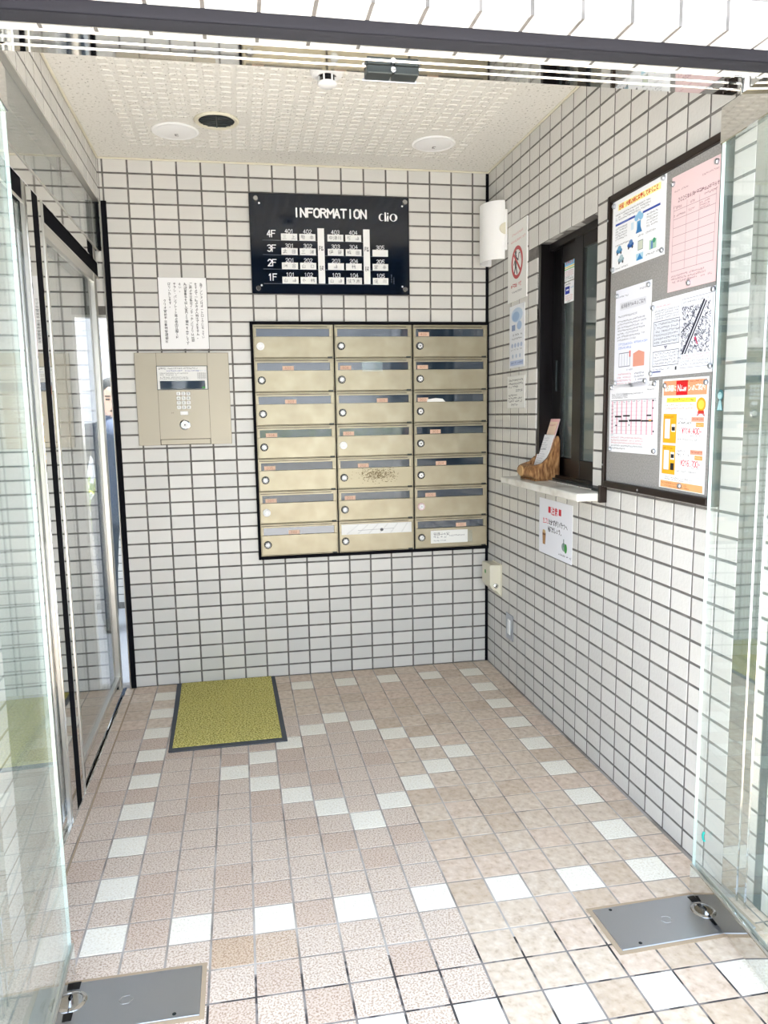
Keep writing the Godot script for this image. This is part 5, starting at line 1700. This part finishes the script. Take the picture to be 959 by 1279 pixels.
func build_floor_things():
	# door mat, its corners as they lie
	var t := thing("door_mat", "olive green pile door mat with a dark rubber border against the back wall", "mat", V(-1.488, 0.0, 0.433), 0.012)
	var rub := PackedVector2Array([Vector2(-0.262, -0.428), Vector2(0.262, -0.428), Vector2(0.265, 0.428), Vector2(-0.248, 0.428)])
	var s := Shape.new()
	s.prism(Vector3.ZERO, Basis(Vector3.RIGHT, Vector3.BACK, Vector3.UP), rub, 0.006)
	put("rubber_border", s, M.mat_rubber, t)
	var pile := Shape.new()
	pile.group = 1
	var nx := 60
	var nz := 84
	var h := func_grid(nx, nz)
	for i in nx:
		for j in nz:
			var q := []
			for k in [[0, 0], [1, 0], [1, 1], [0, 1]]:
				var u: float = (i + k[0]) / float(nx)
				var v: float = (j + k[1]) / float(nz)
				var x := lerpf(lerpf(-0.238, -0.226, v), lerpf(0.240, 0.243, v), u)
				q.append(V(x, 0.010 + h[(i + k[0]) * (nz + 1) + j + k[1]], lerpf(-0.424, 0.398, v)))
			pile.quad(q[0], q[1], q[2], q[3], Vector3.UP)
	pile.group = -1
	pile.box(V(0.004, 0.0078, -0.013), V(0.474, 0.0035, 0.82), 0.001)
	put("pile", pile, M.mat_pile, t)
	# covers of the floor hinges
	hinge_cover("hinge_cover", "steel floor hinge cover plate under the right glass leaf", V(-0.228, 0, 2.288), 0.404, 0.170, V(0.108, 0, -0.012), 0.02)
	hinge_cover("hinge_cover", "steel floor hinge cover plate under the left glass leaf", V(-1.735, 0, 2.290), 0.404, 0.170, V(-0.112, 0, -0.022), 0.0)

func func_grid(nx: int, nz: int) -> PackedFloat32Array:
	var h := PackedFloat32Array()
	for i in nx + 1:
		for j in nz + 1:
			var edge := i == 0 or j == 0 or i == nx or j == nz
			h.append(-0.003 if edge else rng.randf_range(-0.0016, 0.0024))
	return h

func hinge_cover(called: String, label: String, at: Vector3, w: float, l: float, pivot: Vector3, turn: float):
	var t := thing(called, label, "cover plate", at, turn, "floor hinge covers")
	boxes("mortar_bed", [[V(-w * 0.5 - 0.014, -0.004, -l * 0.5 - 0.012), V(w * 0.5 + 0.012, 0.0012, l * 0.5 + 0.012)]], M.mortar, t, 0.0)
	boxes("plate", [[V(-w * 0.5, 0.0, -l * 0.5), V(w * 0.5, 0.004, l * 0.5)]], M.brushed_steel, t, 0.001)
	var s := Shape.new()
	s.lathe(pivot + V(0, 0.004, 0), FACE_UP, [Vector2(0.037, 0), Vector2(0.034, 0.002), Vector2(0.027, 0.003), Vector2(0.026, 0.001), Vector2(0.0, 0.001)], 28)
	put("pivot_collar", s, M.chrome, t)
	s = Shape.new()
	s.box(pivot + V(0, 0.0045, -0.052), V(0.022, 0.0016, 0.026), 0.0004)
	s.box(pivot + V(0, 0.0045, 0.052), V(0.022, 0.0016, 0.026), 0.0004)
	put("pivot_slot", s, M.black_plastic, t)
	s = Shape.new()
	var hex := []
	for k in 7:
		hex.append(V(cos(TAU * k / 6.0) * 0.017 + (0.02 if pivot.x < 0.0 else -0.02), 0.0041, sin(TAU * k / 6.0) * 0.015))
	s.tube(hex, 0.0006, 4)
	put("etched_mark", s, M.chrome, t)
	for k in [[-w * 0.5 + 0.05, -l * 0.5 + 0.012], [-w * 0.5 + 0.06, l * 0.5 - 0.014], [w * 0.5 - 0.06, l * 0.5 - 0.014]]:
		put("screw", cap(0.005, 0.001, V(k[0], 0.004, k[1]), FACE_UP, 10), M.dark_metal, t)

# =================================================================== outside: street in front, courtyard behind

func build_outside():
	var g := thing("ground", "pale street paving outside the entrance and in the courtyard", "ground", Vector3.ZERO, 0.0, "", "structure")
	boxes("street", [[V(-16, -0.2, 3.9), V(14, -0.012, 16)], [V(1.2, -0.2, 2.416), V(14, -0.012, 3.9)], [V(-16, -0.2, 2.416), V(-4.3, -0.012, 3.9)]], M.paving, g, 0.0)
	boxes("courtyard", [[V(-9, -0.4, -7), V(6, -0.27, -0.1)]], M.paving, g, 0.0)
	var shade_wall := thing("added_shade_wall", "low added wall block, out of view, that keeps the sun off the courtyard", "wall", Vector3.ZERO, 0.0, "", "structure")  # added out of view to shade the courtyard ground from the sun
	boxes("shade_block", [[V(-1.9, -0.3, -6.5), V(1.6, 1.3, -0.101)]], M.plaster, shade_wall, 0.0)
	planter("planter", "white tiled planter in the courtyard seen through the sliding door", V(-3.1, -0.26, -2.9), 2.3)
	hedge("hedge", "yellow green hedge in the courtyard planter", V(-3.1, 0.41, -3.1), 2.25, 0.5, 1900)
	house("courtyard_house", "white house with horizontal siding beyond the courtyard", V(-3.4, -0.27, -6.0), 4.6, 5.5, 0.0)
	planter("planter", "unseen tiled planter across the street, mirrored in the mailbox flaps", V(-1.0, 0, 8.6), 6.0)  # out of view; stands there for the mailbox flaps to reflect
	hedge("hedge", "unseen green hedge across the street, mirrored in the mailbox flaps", V(-1.0, 0.68, 8.75), 6.0, 0.7, 2200)  # out of view; gives the mailbox flaps their green reflections
	house("unseen_street_house", "unseen pale house with siding across the street, mirrored in the mailbox flaps", V(-0.5, 0, 13.0), 9.0, 5.0, PI)  # out of view; gives the mailbox flaps a pale backdrop to reflect
	walker()

func planter(called: String, label: String, at: Vector3, w: float):
	var t := thing(called, label, "planter", at)
	boxes("core", [[V(-w * 0.5, -0.01, -0.5), V(w * 0.5, 0.66, -0.005)]], M.grout_dark, t, 0.0)
	boxes("soil", [[V(-w * 0.5 + 0.1, 0.6, -0.4), V(w * 0.5 - 0.1, 0.67, -0.1)]], M.frame_brown, t, 0.0)
	var s := SurfaceTool.new()
	s.begin(Mesh.PRIMITIVE_TRIANGLES)
	var face := FACE_BACK
	var off := 0.0
	if at.z > 3.0:
		face = Basis(Vector3.LEFT, Vector3.UP, Vector3.FORWARD)
		off = -0.505
	for r in spans(0.05, 0.66, 0.05 + TILE_H, TILE_H, 0.009):
		for c in spans(-w * 0.5, w * 0.5, 0.02, TILE_W, 0.009):
			s.append_from(tile_mesh(c[1] - c[0], r[1] - r[0], 0.009, 0.0016), 0, Transform3D(face, V((c[0] + c[1]) * 0.5, (r[0] + r[1]) * 0.5, off) * U))
	var o := put("tiles", s.commit(), M.wall_tiles[1], t)
	o.set_meta("kind", "stuff")
	boxes("coping", [[V(-w * 0.5, 0.66, -0.1), V(w * 0.5, 0.69, 0.01)], [V(-w * 0.5, 0.66, -0.5), V(w * 0.5, 0.69, -0.4)]], M.concrete, t, 0.004)

func hedge(called: String, label: String, at: Vector3, w: float, h: float, n: int):
	var o := MultiMeshInstance3D.new()
	o.name = numbered(called)
	o.position = at * U
	tag(o, label, "hedge", "", "stuff")
	var leaf := Shape.new()
	leaf.tri(V(0, 0, 0), V(0.016, 0.03, 0.006), V(0, 0.07, 0), Vector3.BACK)
	leaf.tri(V(0, 0, 0), V(-0.016, 0.03, 0.006), V(0, 0.07, 0), Vector3.BACK)
	var mm := MultiMesh.new()
	mm.transform_format = MultiMesh.TRANSFORM_3D
	mm.use_colors = true
	mm.mesh = leaf.done()
	mm.instance_count = n
	for i in n:
		var p := V(rng.randf_range(-w * 0.48, w * 0.48), rng.randf() * h * (0.85 + 0.15 * sin(i * 1.7)), rng.randf_range(-0.14, 0.14))
		var b := Basis.from_euler(Vector3(rng.randf_range(-1.2, 1.2), rng.randf() * TAU, rng.randf_range(-1.0, 1.0))).scaled(Vector3.ONE * rng.randf_range(0.8, 1.6))
		mm.set_instance_transform(i, Transform3D(b, p * U))
		mm.set_instance_color(i, Color(0.42, 0.46, 0.05).lerp(Color(0.12, 0.28, 0.05), rng.randf()))
	o.multimesh = mm
	var m := mat(called + "_leaf", Color.WHITE, 0.6)
	m.vertex_color_use_as_albedo = true
	m.cull_mode = BaseMaterial3D.CULL_DISABLED
	o.material_override = m
	add_child(o)

func house(called: String, label: String, at: Vector3, w: float, h: float, turn: float):
	var t := thing(called, label, "house", at, turn)
	boxes("wall", [[V(-w * 0.5, 0, -1.0), V(w * 0.5, h, -0.02)]], M.siding, t, 0.0)
	for k in 22:
		var y := 0.1 + k * h / 22.5
		boxes("siding_board", [[V(-w * 0.5, y, -0.02), V(w * 0.5, y + h / 22.5 - 0.02, 0.0)]], M.siding, t, 0.004)
	for x in [-w * 0.3, w * 0.22]:
		boxes("window_frame", [[V(x - 0.5, 1.6, 0.0), V(x + 0.5, 2.8, 0.05)]], M.aluminium, t, 0.01)
		boxes("window_glass", [[V(x - 0.44, 1.66, 0.04), V(x + 0.44, 2.74, 0.055)]], M.smoked_flap, t, 0.0)
	boxes("roof", [[V(-w * 0.5 - 0.3, h, -1.3), V(w * 0.5 + 0.3, h + 0.15, 0.3)]], M.roof_grey, t, 0.01)

# a man in a dark blue suit standing in the courtyard, facing the entrance: one continuous body out of tapered bones
func walker():
	var skin := Color(0.62, 0.42, 0.32)
	var suit := Color(0.035, 0.05, 0.09)
	var shirt := Color(0.75, 0.76, 0.78)
	var shoe := Color(0.02, 0.02, 0.02)
	# [from, to, radius, radius, colour], in metres, feet at the origin, looking along +z
	var bones := [
		[V(0, 1.50, 0.01), V(0, 1.58, 0.015), 0.076, 0.084, skin], [V(0, 1.455, 0.045), V(0, 1.44, 0.055), 0.04, 0.034, skin], [V(0, 1.36, 0), V(0, 1.48, 0.01), 0.056, 0.05, skin],
		[V(0, 1.505, 0.085), V(0, 1.485, 0.10), 0.012, 0.016, skin], [V(0.079, 1.51, 0), V(0.082, 1.485, 0), 0.02, 0.014, skin], [V(-0.079, 1.51, 0), V(-0.082, 1.485, 0), 0.02, 0.014, skin],
		[V(-0.15, 1.30, 0), V(0.15, 1.30, 0), 0.085, 0.085, suit], [V(0, 1.28, 0.01), V(0, 1.0, 0.01), 0.155, 0.13, suit], [V(0, 1.0, 0.01), V(0, 0.84, 0), 0.135, 0.15, suit],
		[V(0, 1.34, 0.07), V(0, 1.12, 0.122), 0.034, 0.03, shirt],
		[V(-0.19, 1.30, 0), V(-0.235, 1.06, -0.01), 0.062, 0.05, suit], [V(-0.235, 1.06, -0.01), V(-0.235, 0.84, 0.05), 0.048, 0.038, suit], [V(0.19, 1.30, 0), V(0.235, 1.06, -0.01), 0.062, 0.05, suit], [V(0.235, 1.06, -0.01), V(0.235, 0.84, 0.05), 0.048, 0.038, suit],
		[V(-0.235, 0.82, 0.05), V(-0.232, 0.77, 0.06), 0.027, 0.032, skin], [V(0.235, 0.82, 0.05), V(0.232, 0.77, 0.06), 0.027, 0.032, skin],
		[V(-0.085, 0.84, 0), V(-0.095, 0.45, 0.01), 0.095, 0.068, suit], [V(-0.095, 0.45, 0.01), V(-0.10, 0.08, 0), 0.066, 0.055, suit], [V(0.085, 0.84, 0), V(0.095, 0.45, 0.01), 0.095, 0.068, suit], [V(0.095, 0.45, 0.01), V(0.10, 0.08, 0), 0.066, 0.055, suit],
		[V(-0.10, 0.04, -0.03), V(-0.11, 0.035, 0.14), 0.042, 0.038, shoe], [V(0.10, 0.04, -0.03), V(0.11, 0.035, 0.14), 0.042, 0.038, shoe],
	]
	for s in [-1.0, 1.0]:
		for k in 4:
			var x: float = s * (0.214 + k * 0.012)
			var l: float = [0.055, 0.065, 0.068, 0.058][k]
			bones.append([V(x, 0.755, 0.062 - absf(k - 1.5) * 0.004), V(x - s * 0.004, 0.755 - l * 0.6, 0.075), 0.0095, 0.0085, skin])
			bones.append([V(x - s * 0.004, 0.755 - l * 0.6, 0.075), V(x - s * 0.008, 0.755 - l, 0.068), 0.0085, 0.0075, skin])
		bones.append([V(s * 0.215, 0.79, 0.075), V(s * 0.198, 0.745, 0.095), 0.011, 0.009, skin])
	var t := thing("person", "man in a dark blue suit standing in the courtyard behind the sliding door", "person", V(-2.345, -0.27, -2.3), 0.2)
	var m := mat("figure", Color.WHITE, 0.8)
	m.vertex_color_use_as_albedo = true
	var body := MeshInstance3D.new()
	body.name = "body"
	body.mesh = flesh(bones, 0.014)
	body.material_override = m
	t.add_child(body)
	var hair := MeshInstance3D.new()
	hair.name = "hair"
	hair.mesh = flesh([[V(0, 1.585, -0.018), V(0, 1.60, 0.01), 0.089, 0.082, shoe], [V(-0.05, 1.60, 0.05), V(0.04, 1.61, 0.055), 0.03, 0.034, shoe], [V(0, 1.50, -0.055), V(0, 1.45, -0.045), 0.05, 0.03, shoe]], 0.01)
	hair.material_override = m
	t.add_child(hair)
	var s := Shape.new()
	var k := 1.0 / U
	s.prism(V(0, 1.10, 0.150) * k, Basis(Vector3.RIGHT, Vector3(0, 1, -0.18).normalized(), Vector3(0, 0.18, 1).normalized()), PackedVector2Array([Vector2(-0.012, 0.235) * k, Vector2(0.012, 0.235) * k, Vector2(0.024, 0.02) * k, Vector2(0, 0) * k, Vector2(-0.024, 0.02) * k]), 0.006)
	put("tie", s, M.seal_black, t)
	var f := Shape.new()
	for x in [-0.03, 0.03]:
		f.box(V(x, 1.535, 0.092) * k, V(0.026, 0.009, 0.01) * k, 0.002)
		f.box(V(x, 1.556, 0.094) * k, V(0.034, 0.007, 0.01) * k, 0.002)
	f.box(V(0, 1.462, 0.090) * k, V(0.042, 0.007, 0.012) * k, 0.002)
	put("eyes_and_mouth", f, M.frame_brown, t)

# surface nets over a smooth union of tapered capsules
func flesh(bones: Array, cell: float) -> ArrayMesh:
	var lo := Vector3(1e9, 1e9, 1e9)
	var hi := -lo
	for b in bones:
		var r := maxf(b[2], b[3]) + cell * 3.0
		lo = lo.min(b[0] - Vector3.ONE * r).min(b[1] - Vector3.ONE * r)
		hi = hi.max(b[0] + Vector3.ONE * r).max(b[1] + Vector3.ONE * r)
	var n := Vector3i(((hi - lo) / cell).ceil()) + Vector3i.ONE
	var field := PackedFloat32Array()
	var tint := PackedColorArray()
	var best := PackedFloat32Array()
	field.resize(n.x * n.y * n.z)
	field.fill(1.0)
	best.resize(field.size())
	best.fill(1.0)
	tint.resize(field.size())
	var blend := cell * 1.1
	for b in bones:
		var p: Vector3 = b[0]
		var q: Vector3 = b[1]
		var reach := maxf(b[2], b[3]) + cell * 3.0
		var a0 := Vector3i(((p.min(q) - Vector3.ONE * reach - lo) / cell).floor()).max(Vector3i.ZERO)
		var a1 := Vector3i(((p.max(q) + Vector3.ONE * reach - lo) / cell).ceil()).min(n - Vector3i.ONE)
		var d := q - p
		var l2 := maxf(d.length_squared(), 1e-9)
		for z in range(a0.z, a1.z + 1):
			for y in range(a0.y, a1.y + 1):
				for x in range(a0.x, a1.x + 1):
					var v := lo + Vector3(x, y, z) * cell
					var k := clampf((v - p).dot(d) / l2, 0.0, 1.0)
					var dist: float = v.distance_to(p + d * k) - lerpf(b[2], b[3], k)
					var at := (z * n.y + y) * n.x + x
					var h := clampf(0.5 + 0.5 * (field[at] - dist) / blend, 0.0, 1.0)
					field[at] = lerpf(field[at], dist, h) - blend * h * (1.0 - h)
					if dist < best[at]:
						best[at] = dist
						tint[at] = b[4]
	var st := SurfaceTool.new()
	st.begin(Mesh.PRIMITIVE_TRIANGLES)
	var made := {}
	var step := [1, n.x, n.x * n.y]
	var count := 0
	for z in n.z - 1:
		for y in n.y - 1:
			for x in n.x - 1:
				var at := (z * n.y + y) * n.x + x
				var sum := Vector3.ZERO
				var hits := 0
				var inside := 0
				for c in 8:
					if field[at + (c & 1) + ((c >> 1) & 1) * step[1] + (c >> 2) * step[2]] < 0.0:
						inside += 1
				if inside == 0 or inside == 8:
					continue
				for ax in 3:
					for c in 4:
						var u := (ax + 1) % 3
						var w := (ax + 2) % 3
						var o := Vector3.ZERO
						o[u] = c & 1
						o[w] = c >> 1
						var i0: int = at + int(o.x) + int(o.y) * step[1] + int(o.z) * step[2]
						var f0 := field[i0]
						var f1 := field[i0 + step[ax]]
						if (f0 < 0.0) != (f1 < 0.0):
							o[ax] = f0 / (f0 - f1)
							sum += o
							hits += 1
				made[at] = count
				count += 1
				st.set_color(tint[at])
				st.set_uv(Vector2.ZERO)
				st.add_vertex(lo + (Vector3(x, y, z) + sum / hits) * cell)
	for at in made:
		for ax in 3:
			var u: int = step[(ax + 1) % 3]
			var w: int = step[(ax + 2) % 3]
			if not (made.has(at - u) and made.has(at - w) and made.has(at - u - w)):
				continue
			var f0 := field[at]
			var f1 := field[at + step[ax]]
			if (f0 < 0.0) == (f1 < 0.0):
				continue
			var q := [made[at - u - w], made[at - w], made[at], made[at - u]]
			for i in ([0, 2, 1, 0, 3, 2] if f0 < 0.0 else [0, 1, 2, 0, 2, 3]):
				st.add_index(q[i])
	st.generate_normals()
	return st.commit()
